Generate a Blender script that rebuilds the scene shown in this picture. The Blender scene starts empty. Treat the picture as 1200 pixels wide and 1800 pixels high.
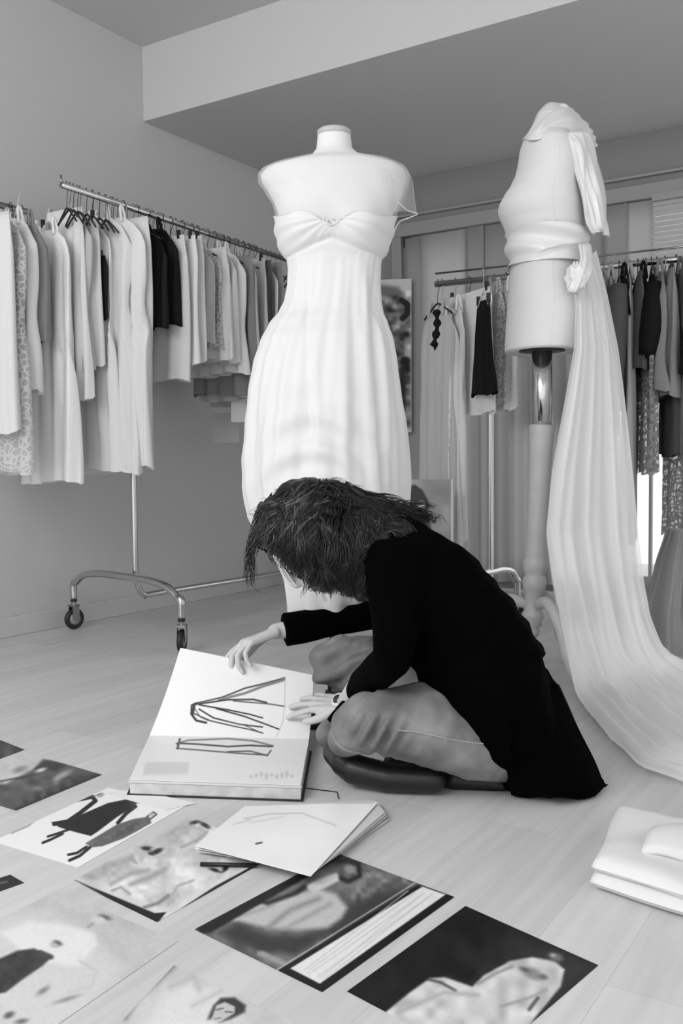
import bpy, bmesh, math, random
import numpy as np
from mathutils import Vector, Matrix, noise
R = random.Random(7)
PI = math.pi
C = bpy.context.scene.collection

# ------------------------------------------------------------------ camera
H = 0.72
FPX, PITCH, YAW, ROLL = 1652.0, 0.0525, 0.5678, -0.01036
CF = Vector((-math.sin(YAW)*math.cos(PITCH), math.cos(YAW)*math.cos(PITCH), -math.sin(PITCH)))
_r = CF.cross(Vector((0, 0, 1))).normalized()
_u = _r.cross(CF)
CR = _r*math.cos(ROLL) + _u*math.sin(ROLL)
CU = _u*math.cos(ROLL) - _r*math.sin(ROLL)
CO = Vector((0, 0, H))
cam = bpy.data.cameras.new('camera')
cam.sensor_fit = 'VERTICAL'
cam.sensor_height = 36.0
cam.lens = FPX*36/1800
cam.clip_start = 0.02
co = bpy.data.objects.new('camera', cam)
C.objects.link(co)
M3 = Matrix((CR, CU, -CF)).transposed()
co.matrix_world = Matrix.Translation(CO) @ M3.to_4x4()
bpy.context.scene.camera = co

# ------------------------------------------------------------------ light and exposure
w = bpy.data.worlds.new('sky')
bpy.context.scene.world = w
w.use_nodes = True
w.node_tree.nodes['Background'].inputs[0].default_value = (1, 1, 1, 1)
w.node_tree.nodes['Background'].inputs[1].default_value = 1.15
def area(name, loc, target, sx, sy, power):
    l = bpy.data.lights.new(name, 'AREA')
    l.shape = 'RECTANGLE'; l.size = sx; l.size_y = sy; l.energy = power
    o = bpy.data.objects.new(name, l); C.objects.link(o)
    o.location = loc
    o.rotation_euler = (Vector(target)-Vector(loc)).to_track_quat('-Z', 'Y').to_euler()
    return o
area('rear_window_light', (-1.6, -0.9, 2.35), (-1.0, 2.6, 0.5), 2.4, 1.6, 75)
vs = bpy.context.scene.view_settings
vs.view_transform = 'Standard'; vs.look = 'None'; vs.gamma = 1; vs.use_curve_mapping = False
vs.exposure = 0.16

# ------------------------------------------------------------------ helpers
def ray(px, py):
    return CF + CR*((px-600)/FPX) + CU*((900-py)/FPX)
def at(px, py, d):                      # point at distance d along the view axis
    return CO + ray(px, py)*d
def on_z(px, py, z=0.0):
    r = ray(px, py); return CO + r*((z-H)/r.z)
def on_x(px, py, x):
    r = ray(px, py); return CO + r*(x/r.x)
def on_y(px, py, y):
    r = ray(px, py); return CO + r*(y/r.y)
def to_px(P):
    d = Vector(P)-CO; k = d.dot(CF)
    return 600+FPX*d.dot(CR)/k, 900-FPX*d.dot(CU)/k, k
def lin(g):
    return g/12.92 if g <= 0.04045 else ((g+0.055)/1.055)**2.4
RT = Vector((math.cos(YAW), math.sin(YAW), 0))   # level direction to the right
FW = Vector((-math.sin(YAW), math.cos(YAW), 0))  # level direction away
UP = Vector((0, 0, 1))

def empty(name, loc, label=None, cat=None, group=None):
    o = bpy.data.objects.new(name, None); C.objects.link(o)
    o.location = loc
    o.empty_display_size = 0.05
    return tag(o, label, cat, group)
def tag(o, label=None, cat=None, group=None, kind=None):
    if label: o['label'] = label
    if cat: o['category'] = cat
    if group: o['group'] = group
    if kind: o['kind'] = kind
    return o
def wl(o):
    v = Vector((0, 0, 0))
    while o is not None:
        v += o.location; o = o.parent
    return v
def obj(name, verts, faces, m, parent=None, smooth=True, origin=None):
    base = wl(parent) if parent else Vector((0, 0, 0))
    if origin is None:
        origin = Vector((0, 0, 0)) if parent else sum((Vector(v) for v in verts), Vector())/max(1, len(verts))
    off = base + Vector(origin)
    me = bpy.data.meshes.new(name)
    me.from_pydata([Vector(v)-off for v in verts], [], faces)
    ms = m if isinstance(m, (list, tuple)) else [m]
    for k in ms: me.materials.append(k)
    if smooth:
        me.polygons.foreach_set('use_smooth', [True]*len(me.polygons))
    me.update()
    o = bpy.data.objects.new(name, me); C.objects.link(o)
    if parent: o.parent = parent
    o.location = Vector(origin)
    return o
class MB:
    def __init__(s): s.v = []; s.f = []
    def add(s, v, f):
        k = len(s.v); s.v += [Vector(p) for p in v]; s.f += [tuple(i+k for i in q) for q in f]; return s
    def box(s, a, b):
        x0, y0, z0 = a; x1, y1, z1 = b
        v = [(x0,y0,z0),(x1,y0,z0),(x1,y1,z0),(x0,y1,z0),(x0,y0,z1),(x1,y0,z1),(x1,y1,z1),(x0,y1,z1)]
        return s.add(v, [(0,3,2,1),(4,5,6,7),(0,1,5,4),(1,2,6,5),(2,3,7,6),(3,0,4,7)])
    def obox(s, c, ax, ay, az):          # oriented box, half-axis vectors
        c = Vector(c); v = []
        for k in (-1, 1):
            for i, j in ((-1,-1),(1,-1),(1,1),(-1,1)): v.append(c+ax*i+ay*j+az*k)
        return s.add(v, [(0,3,2,1),(4,5,6,7),(0,1,5,4),(1,2,6,5),(2,3,7,6),(3,0,4,7)])
    def tube(s, pts, r, n=10, caps=True):
        pts = [Vector(p) for p in pts]; L = len(pts)
        rs = r if isinstance(r, (list, tuple)) else [r]*L
        t0 = (pts[1]-pts[0]).normalized()
        a = Vector((0,0,1)) if abs(t0.z) < .9 else Vector((1,0,0))
        nx = t0.cross(a).normalized(); v = []
        for i in range(L):
            t = (pts[min(i+1, L-1)]-pts[max(i-1, 0)])
            t = t.normalized() if t.length > 1e-9 else t0
            nx = (nx-t*nx.dot(t)).normalized(); ny = t.cross(nx)
            for k in range(n):
                an = 2*PI*k/n
                v.append(pts[i]+(nx*math.cos(an)+ny*math.sin(an))*rs[i])
        f = [(i*n+k, i*n+(k+1) % n, (i+1)*n+(k+1) % n, (i+1)*n+k) for i in range(L-1) for k in range(n)]
        if caps:
            f.append(tuple(range(n-1, -1, -1))); f.append(tuple((L-1)*n+k for k in range(n)))
        return s.add(v, f)
    def lathe(s, c, prof, n=28, axis=None):       # prof: (radius, height) from bottom to top
        c = Vector(c)
        if axis is None: X, Y, Z = Vector((1,0,0)), Vector((0,1,0)), UP
        else:
            Z = Vector(axis).normalized(); X = Z.orthogonal().normalized(); Y = Z.cross(X)
        v = [c+Z*z+(X*math.cos(2*PI*k/n)+Y*math.sin(2*PI*k/n))*r for r, z in prof for k in range(n)]
        L = len(prof)
        f = [(i*n+k, i*n+(k+1) % n, (i+1)*n+(k+1) % n, (i+1)*n+k) for i in range(L-1) for k in range(n)]
        f.append(tuple(range(n-1, -1, -1))); f.append(tuple((L-1)*n+k for k in range(n)))
        return s.add(v, f)
    def torus(s, c, axis, R0, r, n=28, k=10):
        Z = Vector(axis).normalized(); X = Z.orthogonal().normalized(); Y = Z.cross(X)
        v = []
        for i in range(n):
            a = 2*PI*i/n; d = X*math.cos(a)+Y*math.sin(a)
            for j in range(k):
                b = 2*PI*j/k; v.append(Vector(c)+d*(R0+r*math.cos(b))+Z*r*math.sin(b))
        f = [(i*k+j, i*k+(j+1) % k, ((i+1) % n)*k+(j+1) % k, ((i+1) % n)*k+j) for i in range(n) for j in range(k)]
        return s.add(v, f)
    def build(s, name, m, parent=None, smooth=True, origin=None):
        return obj(name, s.v, s.f, m, parent, smooth, origin)
def spline(pts, n=8):
    pts = [Vector(p) for p in pts]; out = []
    P = [pts[0]*2-pts[1]]+pts+[pts[-1]*2-pts[-2]]
    for i in range(1, len(P)-2):
        for k in range(n):
            t = k/n
            out.append(0.5*((2*P[i])+(P[i+1]-P[i-1])*t+(2*P[i-1]-5*P[i]+4*P[i+1]-P[i+2])*t*t+(3*P[i]-P[i-1]-3*P[i+1]+P[i+2])*t**3))
    out.append(pts[-1]); return out
def bevel(o, wd=0.004, seg=2):
    b = o.modifiers.new('bevel', 'BEVEL'); b.width = wd; b.segments = seg; b.limit_method = 'ANGLE'
    return o
def sheet(name, grid, m, parent=None, thick=0.0, origin=None):   # grid: rows of points
    r = len(grid); c = len(grid[0])
    v = [p for row in grid for p in row]
    f = [(i*c+j, i*c+j+1, (i+1)*c+j+1, (i+1)*c+j) for i in range(r-1) for j in range(c-1)]
    o = obj(name, v, f, m, parent, True, origin)
    if thick:
        s = o.modifiers.new('thickness', 'SOLIDIFY'); s.thickness = thick; s.offset = 0
    return o
def interp(tab, t):                      # tab rows (t, a, b, ...)
    if t <= tab[0][0]: return tab[0][1:]
    for i in range(len(tab)-1):
        if t <= tab[i+1][0]:
            k = (t-tab[i][0])/(tab[i+1][0]-tab[i][0])
            p0 = tab[max(i-1, 0)]; p3 = tab[min(i+2, len(tab)-1)]
            res = []
            for q in range(1, len(tab[0])):
                a, b = tab[i][q], tab[i+1][q]
                s = k*k*(3-2*k)*0.35+k*0.65
                res.append(a+(b-a)*s)
            return res
    return tab[-1][1:]

# ------------------------------------------------------------------ materials
def mat(name, g, rough=0.6, metal=0.0, noise_scale=None, noise_amt=0.0, bump=0.0, bump_scale=80, trans=0.0, alpha=1.0, sheen=0.0, spec=0.5):
    m = bpy.data.materials.new(name); m.use_nodes = True
    nt = m.node_tree; b = nt.nodes['Principled BSDF']; out = nt.nodes['Material Output']
    l = lin(g)
    b.inputs['Base Color'].default_value = (l, l, l, 1)
    b.inputs['Roughness'].default_value = rough
    b.inputs['Metallic'].default_value = metal
    b.inputs['Specular IOR Level'].default_value = spec
    if sheen: b.inputs['Sheen Weight'].default_value = sheen
    tc = nt.nodes.new('ShaderNodeTexCoord')
    if noise_amt:
        n = nt.nodes.new('ShaderNodeTexNoise'); n.inputs['Scale'].default_value = noise_scale or 6
        n.inputs['Detail'].default_value = 5
        nt.links.new(tc.outputs['Object'], n.inputs['Vector'])
        mr = nt.nodes.new('ShaderNodeMapRange')
        mr.inputs[1].default_value = 0.3; mr.inputs[2].default_value = 0.7
        mr.inputs[3].default_value = lin(max(0, g-noise_amt)); mr.inputs[4].default_value = lin(min(1, g+noise_amt))
        nt.links.new(n.outputs['Fac'], mr.inputs[0])
        nt.links.new(mr.outputs[0], b.inputs['Base Color'])
    if bump:
        n2 = nt.nodes.new('ShaderNodeTexNoise'); n2.inputs['Scale'].default_value = bump_scale; n2.inputs['Detail'].default_value = 4
        nt.links.new(tc.outputs['Object'], n2.inputs['Vector'])
        bp = nt.nodes.new('ShaderNodeBump'); bp.inputs['Strength'].default_value = bump; bp.inputs['Distance'].default_value = 0.01
        nt.links.new(n2.outputs['Fac'], bp.inputs['Height'])
        nt.links.new(bp.outputs[0], b.inputs['Normal'])
    last = b.outputs[0]
    if trans:
        t = nt.nodes.new('ShaderNodeBsdfTranslucent'); t.inputs[0].default_value = (l, l, l, 1)
        mx = nt.nodes.new('ShaderNodeMixShader'); mx.inputs[0].default_value = trans
        nt.links.new(last, mx.inputs[1]); nt.links.new(t.outputs[0], mx.inputs[2]); last = mx.outputs[0]
    if alpha < 1:
        t = nt.nodes.new('ShaderNodeBsdfTransparent')
        mx = nt.nodes.new('ShaderNodeMixShader'); mx.inputs[0].default_value = alpha
        nt.links.new(t.outputs[0], mx.inputs[1]); nt.links.new(last, mx.inputs[2]); last = mx.outputs[0]
    nt.links.new(last, out.inputs[0])
    return m
def lace(name, g, scale=40, cover=0.5):
    m = mat(name, g, 0.8, trans=0.3); nt = m.node_tree
    out = nt.nodes['Material Output']; src = out.inputs[0].links[0].from_socket
    tc = nt.nodes.new('ShaderNodeTexCoord'); v = nt.nodes.new('ShaderNodeTexVoronoi'); v.feature = 'DISTANCE_TO_EDGE'
    v.inputs['Scale'].default_value = scale
    nt.links.new(tc.outputs['Object'], v.inputs['Vector'])
    lt = nt.nodes.new('ShaderNodeMath'); lt.operation = 'LESS_THAN'; lt.inputs[1].default_value = cover*0.2
    nt.links.new(v.outputs['Distance'], lt.inputs[0])
    ml = nt.nodes.new('ShaderNodeMath'); ml.operation = 'MULTIPLY_ADD'; ml.inputs[1].default_value = 0.45; ml.inputs[2].default_value = 0.5
    nt.links.new(lt.outputs[0], ml.inputs[0])
    t = nt.nodes.new('ShaderNodeBsdfTransparent'); mx = nt.nodes.new('ShaderNodeMixShader')
    nt.links.new(ml.outputs[0], mx.inputs[0]); nt.links.new(t.outputs[0], mx.inputs[1]); nt.links.new(src, mx.inputs[2])
    nt.links.new(mx.outputs[0], out.inputs[0]); return m
def blotchy(name, stops, scale=14, detail=3):
    m = mat(name, 0.5, 0.6); nt = m.node_tree; b = nt.nodes['Principled BSDF']
    tc = nt.nodes.new('ShaderNodeTexCoord'); n = nt.nodes.new('ShaderNodeTexNoise'); n.inputs['Scale'].default_value = scale; n.inputs['Detail'].default_value = detail
    nt.links.new(tc.outputs['Object'], n.inputs['Vector'])
    cr = nt.nodes.new('ShaderNodeValToRGB'); e = cr.color_ramp.elements
    while len(e) < len(stops): e.new(0.5)
    for i, (p, g) in enumerate(stops):
        e[i].position = p; l = lin(g); e[i].color = (l, l, l, 1)
    nt.links.new(n.outputs['Fac'], cr.inputs[0]); nt.links.new(cr.outputs[0], b.inputs['Base Color']); return m
M = dict(
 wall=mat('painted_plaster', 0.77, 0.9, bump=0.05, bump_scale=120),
 wallb=mat('window_wall_paint', 0.55, 0.9),  # wall paint darkened: the backlit shade is put into the colour
 ceil=mat('ceiling_paint', 0.79, 0.9, bump=0.04, bump_scale=120),
 base=mat('skirting_paint', 0.77, 0.5),
 frame=mat('window_frame_paint', 0.60, 0.45),
 chrome=mat('chrome', 0.80, 0.18, 1.0),
 chromed=mat('brushed_chrome', 0.62, 0.25, 1.0),
 rubber=mat('black_rubber', 0.10, 0.5),
 plastic=mat('grey_plastic', 0.6, 0.4),
 hang=mat('dark_hanger', 0.13, 0.35),
 hangc=mat('clear_hanger', 0.75, 0.2),
 form=mat('linen_form', 0.86, 0.85, bump=0.12, bump_scale=260),
 formcap=mat('form_neck_cap', 0.70, 0.5),
 satin=mat('white_satin', 0.90, 0.38, sheen=0.2),
 chiffon=mat('white_chiffon', 0.93, 0.75, trans=0.25, bump=0.05, bump_scale=300),
 sheer=mat('sheer_tulle', 0.93, 0.8, trans=0.4, alpha=0.30),
 tulle=mat('white_tulle', 0.97, 0.85, trans=0.22, alpha=0.70),
 tulle2=mat('inner_tulle', 0.97, 0.85, trans=0.22, alpha=0.75),
 wood=mat('painted_stand_wood', 0.74, 0.45, noise_scale=9, noise_amt=0.03),
 skin=mat('skin', 0.76, 0.5, bump=0.03, bump_scale=200),
 sweat=mat('black_knit', 0.012, 0.95, bump=0.25, bump_scale=180, spec=0.03),
 jeans=blotchy('denim', [(0.30, 0.30), (0.50, 0.42), (0.70, 0.55)], 9, 9),
 stitch=mat('seam_thread', 0.72, 0.7),
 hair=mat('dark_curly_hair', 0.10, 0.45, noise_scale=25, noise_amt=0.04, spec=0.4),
 hairl=mat('light_hair_strand', 0.27, 0.35, noise_scale=15, noise_amt=0.08),  # paler copy of the hair, light on the strands painted as colour
 boot=mat('black_leather', 0.07, 0.45),
 paper=mat('white_paper', 0.93, 0.6),
 paperg=mat('grey_paper', 0.80, 0.6),
 pagee=mat('page_edges', 0.74, 0.8, noise_scale=30, noise_amt=0.06),
 dark=mat('dark_board', 0.12, 0.5),
 ink=mat('black_ink', 0.06, 0.5),
 w1=mat('cloth_white', 0.93, 0.8, trans=0.2, bump=0.06),
 w2=mat('cloth_ivory', 0.87, 0.8, trans=0.15, bump=0.06),
 w3=mat('cloth_shiny_white', 0.94, 0.35, bump=0.08, bump_scale=20),
 g1=mat('cloth_pale_grey', 0.76, 0.8, trans=0.15),
 g2=mat('cloth_mid_grey', 0.52, 0.8),
 g3=mat('cloth_dark_grey', 0.33, 0.8),
 bk=mat('cloth_black', 0.05, 0.7, spec=0.2),
 shw=mat('cloth_sheer_white', 0.86, 0.8, trans=0.4, alpha=0.72),
 shg=mat('cloth_sheer_grey', 0.72, 0.8, trans=0.3, alpha=0.7),
 lace=lace('white_lace', 0.86, 45, 0.6), laceg=lace('grey_lace', 0.66, 40, 0.6),
 shirt=mat('pale_shirt',0.8,0.8),
 floral=blotchy('dark_floral_cloth', [(0.42, 0.10), (0.5, 0.35), (0.58, 0.7)], 22),
 panel=mat('curtain_panel', 0.82, 0.9, trans=0.45), panel2=mat('curtain_panel_grey', 0.70, 0.9, trans=0.35),
 drape=mat('pleated_drape', 0.86, 0.9, trans=0.5),
 slat=mat('blind_slat', 0.80, 0.5, trans=0.2),
 watch=mat('watch_steel', 0.92, 0.35, 0.45), wface=mat('watch_face', 0.2, 0.2),
)
def floor_material():
    m = bpy.data.materials.new('laminate_floor'); m.use_nodes = True; nt = m.node_tree; b = nt.nodes['Principled BSDF']
    b.inputs['Roughness'].default_value = 0.42
    tc = nt.nodes.new('ShaderNodeTexCoord'); mp = nt.nodes.new('ShaderNodeMapping')
    mp.inputs['Rotation'].default_value = (0, 0, PI/2)
    br = nt.nodes.new('ShaderNodeTexBrick'); br.offset = 0.37
    br.inputs['Scale'].default_value = 1.0; br.inputs['Brick Width'].default_value = 1.25; br.inputs['Row Height'].default_value = 0.125
    br.inputs['Mortar Size'].default_value = 0.0007; br.inputs['Mortar Smooth'].default_value = 0.3
    a = lin(0.77); c = lin(0.82); mo = lin(0.72)
    br.inputs['Color1'].default_value = (a, a, a, 1); br.inputs['Color2'].default_value = (c, c, c, 1); br.inputs['Mortar'].default_value = (mo, mo, mo, 1)
    nt.links.new(tc.outputs['Object'], mp.inputs[0]); nt.links.new(mp.outputs[0], br.inputs['Vector'])
    mp2 = nt.nodes.new('ShaderNodeMapping'); mp2.inputs['Scale'].default_value = (28, 1.6, 1)
    n = nt.nodes.new('ShaderNodeTexNoise'); n.inputs['Scale'].default_value = 1.6; n.inputs['Detail'].default_value = 6
    nt.links.new(tc.outputs['Object'], mp2.inputs[0]); nt.links.new(mp2.outputs[0], n.inputs['Vector'])
    mr = nt.nodes.new('ShaderNodeMapRange'); mr.inputs[1].default_value = 0.3; mr.inputs[2].default_value = 0.7; mr.inputs[3].default_value = 0.90; mr.inputs[4].default_value = 1.05
    nt.links.new(n.outputs['Fac'], mr.inputs[0])
    mx = nt.nodes.new('ShaderNodeMix'); mx.data_type = 'RGBA'; mx.blend_type = 'MULTIPLY'; mx.inputs[0].default_value = 1
    nt.links.new(br.outputs['Color'], mx.inputs[6]); nt.links.new(mr.outputs[0], mx.inputs[7])
    nt.links.new(mx.outputs[2], b.inputs['Base Color']); return m
def glass_material():
    m = bpy.data.materials.new('window_glass'); m.use_nodes = True; nt = m.node_tree
    g = nt.nodes.new('ShaderNodeBsdfGlossy'); g.inputs['Roughness'].default_value = 0.02
    t = nt.nodes.new('ShaderNodeBsdfTransparent'); mx = nt.nodes.new('ShaderNodeMixShader'); mx.inputs[0].default_value = 0.06
    nt.links.new(t.outputs[0], mx.inputs[1]); nt.links.new(g.outputs[0], mx.inputs[2]); nt.links.new(mx.outputs[0], nt.nodes['Material Output'].inputs[0]); return m
M['floor'] = floor_material(); M['glass'] = glass_material()

# ------------------------------------------------------------------ room
XL, YB, YW, ZC, ZB, ZH = -3.304, 3.423, 4.973, 2.740, 2.386, 2.051
XR, Y0 = 2.6, -1.2
def struct(o): o['kind'] = 'structure'; return o
struct(MB().box((XL-.1, Y0, -.1), (XR, YW+1.6, 0)).build('floor', M['floor'], smooth=False, origin=(0, 0, 0)))
struct(MB().box((XL-.1, Y0, ZC), (XR, YW+.1, ZC+.1)).build('ceiling', M['ceil'], smooth=False))
struct(MB().box((XL-.1, Y0, 0), (XL, YW+.1, ZC)).build('wall_left', M['wall'], smooth=False))
struct(bevel(MB().box((XL, YB, ZB), (XR, YW, ZC)).build('trim_1', M['ceil'], smooth=False), .003))
WX0 = on_y(706, 416, YW).x           # left jamb of the window
WX1 = 1.7; SILL = 0.045
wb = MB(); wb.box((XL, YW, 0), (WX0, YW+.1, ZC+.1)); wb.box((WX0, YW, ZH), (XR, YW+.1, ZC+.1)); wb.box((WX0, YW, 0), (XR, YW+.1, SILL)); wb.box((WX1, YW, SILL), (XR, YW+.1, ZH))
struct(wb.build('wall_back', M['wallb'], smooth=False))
struct(bevel(MB().box((XL, Y0, 0), (XL+.014, YW, .085)).build('baseboard_left', M['base'], smooth=False), .004))
struct(bevel(MB().box((XL, YW-.014, 0), (WX0-.06, YW, .085)).build('baseboard_back', M['base'], smooth=False), .004))
tr = MB().box((WX0-.06, YW-.02, ZH), (XR, YW, ZH+.075)); tr.box((WX0-.06, YW-.02, 0), (WX0, YW, ZH))
struct(bevel(tr.build('trim_2', M['frame'], smooth=False), .003))
struct(MB().box((WX0-.08, YW-.03, ZH+.11), (XR, YW, ZH+.122)).build('trim_3', M['frame'], smooth=False))
xm = on_y(1143, 900, YW+.04).x
def window(i, x0, x1, muls):
    e = empty('window_%d' % i, ((x0+x1)/2, YW+.05, SILL)); e['kind'] = 'structure'
    f = MB(); y0, y1 = YW+.02, YW+.07
    f.box((x0, y0, SILL), (x0+.05, y1, ZH)); f.box((x1-.05, y0, SILL), (x1, y1, ZH))
    f.box((x0, y0, SILL), (x1, y1, SILL+.06)); f.box((x0, y0, ZH-.06), (x1, y1, ZH))
    for m_ in muls: f.box((m_-.008, y0+.01, SILL), (m_+.008, y1-.01, ZH))
    bevel(f.build('window_frame', M['frame'], e, smooth=False), .003)
    MB().box((x0+.04, YW+.043, SILL+.05), (x1-.04, YW+.047, ZH-.05)).build('window_pane', M['glass'], e, smooth=False)
xa = on_y(1010, 600, YW).x
window(1, WX0, xa, [(WX0+xa)/2])
window(2, xa, WX1, [xm])
struct(MB().box((WX0-.3, YW+.1, -.06), (XR, YW+1.6, SILL-.02)).build('floor_balcony', M['paperg'], smooth=False)) if False else None

# curtain panels hanging inside the window
def panel(px0, px1, y, m, label, zt=ZH-.02, zb=.06, waves=0, amp=.0):
    a = on_y(px0, 500, y).x; b = on_y(px1, 500, y).x; n = max(4, int(waves*10)); g = []
    for i in range(9):
        z = zt+(zb-zt)*i/8
        g.append([Vector((a+(b-a)*j/n, y+amp*math.sin(2*PI*waves*j/n)*(0.8+.2*i/8), z)) for j in range(n+1)])
    o = sheet('curtain_panel', g, m, thick=.003); tag(o, label, 'curtain')
panel(712, 742, YW-.035, M['panel2'], 'narrow grey curtain panel at the left jamb of the window')
panel(740, 822, YW-.05, M['panel'], 'wide pale curtain panel above the near end of the right rail')
panel(818, 850, YW-.065, M['panel2'], 'grey curtain panel beside the wide pale panel')
panel(846, 905, YW-.05, M['panel2'], 'grey curtain panel just left of the bare dress form')
panel(900, 1064, YW-.045, M['panel2'], 'grey curtain panel directly behind the bare dress form', zb=.9)
panel(1060, 1102, YW-.06, M['panel2'], 'grey curtain panel just right of the bare dress form', zb=1.0)
panel(1098, 1146, YW-.05, M['panel'], 'pale curtain panel beside the slatted blind', zb=1.05)
panel(800, 1072, YW-.11, M['drape'], 'long pleated pale drape behind the stand of the bare dress form', zt=1.28, zb=.05, waves=9, amp=.022)
bl = empty('window_blind', (on_y(1180, 400, YW).x+.3, YW-.07, ZH-.05), 'white horizontal slatted blind at top of right window', 'blind')
bx0, bx1 = on_y(1147, 400, YW-.08).x, WX1
s = MB()
for k in range(36):
    z = ZH-.05-.026*k
    s.obox((0.5*(bx0+bx1), YW-.08, z), Vector(((bx1-bx0)/2, 0, 0)), Vector((0, .005, .0132)), Vector((0, 0, .0006)))
s.build('slats', M['slat'], bl, smooth=False)
MB().box((bx0, YW-.1, ZH-.04), (bx1, YW-.06, ZH-.005)).build('head_rail', M['frame'], bl, smooth=False)

# ------------------------------------------------------------------ clothes rails
def caster(parent, c, dirv):             # wheel at floor point c
    c = Vector(c); d = Vector(dirv).normalized(); ax = UP.cross(d)
    w_ = MB().torus(c+UP*.047, ax, .034, .0125, 30, 10).build('wheel', M['rubber'], parent)
    MB().lathe(c+UP*.047-ax*.009, [(.005, -.002), (.026, 0), (.028, .009), (.026, .018), (.005, .02)], 24, ax).build('hub', M['plastic'], w_)
    f = MB()
    for s_ in (-1, 1): f.obox(c+UP*.075+ax*(.017*s_), d*.016, ax*.0015, UP*.032)
    f.obox(c+UP*.106, d*.02, ax*.0185, UP*.003)
    f.tube([c+UP*.105, c+UP*.135], .011, 14)
    f.build('caster_fork', M['chromed'], parent, smooth=False)
    MB().lathe(c+UP*.122, [(.014, 0), (.0145, .004), (.014, .012)], 18).build('collar', M['rubber'], parent)
def base_arch(parent, a, b, top, zdip=.0):
    a = Vector(a); b = Vector(b); u = (b-a)
    P = [a+UP*.135, a+UP*.20, a+u*.03+UP*(top-.045), a+u*.12+UP*(top-.008), a+u*.3+UP*(top+.008), a+u*.5+UP*(top+.008), a+u*.7+UP*(top+.008), a+u*.88+UP*(top-.008), a+u*.97+UP*(top-.045), b+UP*.20, b+UP*.135]
    MB().tube(spline(P, 8), .0155, 14).build('base_arch', M['chrome'], parent)
    caster(parent, a, u.cross(UP)); caster(parent, b, u.cross(UP)*.6+u*.5)

wA = on_z(131, 1106); wB = on_z(320, 1148)
mid = (wA+wB)/2
# rail height follows from where the upright stands
kk = (mid-CO).dot(CF)
up_top = at(238, 366, kk)
upx = at(238, 1010, (mid-CO).dot(CF)+.03)
ZR = up_top.z
r0 = on_z(112, 326, ZR); r1 = on_z(520, 462, ZR)
print('LEFT RAIL', ZR, r0, r1, wA, wB, upx)
rd = (r1-r0).normalized()
rp = r0+rd*((Vector((upx.x, upx.y, ZR))-r0).dot(rd)); 
lrack = empty('clothes_rack', (mid.x, mid.y, 0), 'chrome wheeled clothes rack full of white garments along the left wall', 'clothes rack')
MB().tube([r0-rd*.01, r1+rd*.35], .0125, 14).build('rail', M['chrome'], lrack)
MB().tube([r0-rd*.012, r0-rd*.012+UP*.035], .004, 8).build('rail_stop', M['chromed'], lrack)
low = Vector((upx.x, upx.y, .175))
bdir = (on_z(490, 1020, .175)-on_z(300, 1052, .175)).normalized()
up2 = spline([rp, rp*.5+Vector((upx.x, upx.y, ZR))*.5-UP*.4, Vector((upx.x, upx.y, .75)), Vector((upx.x, upx.y, .30)), low+UP*.05+bdir*.01, low+bdir*.05, low+bdir*.16, low+bdir*1.1, low+bdir*1.75], 8)
MB().tube(up2, .0125, 14).build('upright', M['chrome'], lrack)
far = low+bdir*1.9
MB().tube(spline([low+bdir*1.75, far+UP*.02, far+UP*.1, Vector((r1.x, r1.y, ZR))+rd*.3], 6), .0125, 12).build('upright', M['chrome'], lrack)
base_arch(lrack, wA, wB, .255)
fo = bdir*1.6
base_arch(lrack, Vector((wA.x, wA.y, 0))+Vector((fo.x, fo.y, 0)), Vector((wB.x-.15, wB.y, 0))+Vector((fo.x, fo.y, 0)), .255)

# rail of the neighbouring rack, its end at the left edge of the frame
ZF = ZR-.10
f1 = on_z(46, 372, ZF); f0 = f1-Vector((0.03, 1.0, 0))*1.3
frack = empty('clothes_rack', (f0.x, f0.y, 0), 'end of a second chrome clothes rail at the left edge of the photo', 'clothes rack')
MB().tube([f0, f1], .0125, 14).build('rail', M['chrome'], frack)
MB().tube([f0+Vector((0, .25, 0)), Vector((f0.x, f0.y+.25, .02))], .0125, 14).build('upright', M['chrome'], frack)
MB().tube([Vector((f0.x-.2, f0.y+.25, .03)), Vector((f0.x+.25, f0.y+.25, .03))], .014, 14).build('base_bar', M['chrome'], frack)

ZQ = 1.47
q0 = on_z(765, 500, ZQ); q1 = on_z(1200, 455, ZQ); qd = (q1-q0).normalized()
print('RIGHT RAIL', q0, q1)
qe = q1+qd*1.0
rrack = empty('clothes_rack', (q0.x+.3, q0.y, 0), 'chrome wheeled clothes rack in front of the curtained window', 'clothes rack')
MB().tube([q0, qe], .0125, 14).build('rail', M['chrome'], rrack)
MB().tube([q0+UP*.045+qd*.0, qe+UP*.045], .004, 8).build('hook_guard', M['chromed'], rrack)
k2 = (q0+qd*((at(868, 490, (q0-CO).dot(CF)).x-q0.x)/qd.x)-CO).dot(CF)
ub = at(862, 985, k2-.02)
ut = Vector((ub.x, ub.y, ZQ))
MB().tube(spline([ut, Vector((ub.x, ub.y, .8)), Vector((ub.x, ub.y, .26)), Vector((ub.x+.02, ub.y-.02, .19)), Vector((ub.x+.2, ub.y-.03, .16)), Vector((ub.x+1.6, ub.y, .16))], 8), .0125, 12).build('upright', M['chrome'], rrack)
MB().tube([Vector((ub.x+1.6, ub.y, .16)), qe-qd*.25], .0125, 12).build('upright', M['chrome'], rrack)
base_arch(rrack, Vector((ub.x+.02, ub.y+.24, 0)), Vector((ub.x-.02, ub.y-.22, 0)), .255)
base_arch(rrack, Vector((ub.x+1.6, ub.y+.24, 0)), Vector((ub.x+1.6, ub.y-.22, 0)), .255)

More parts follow.
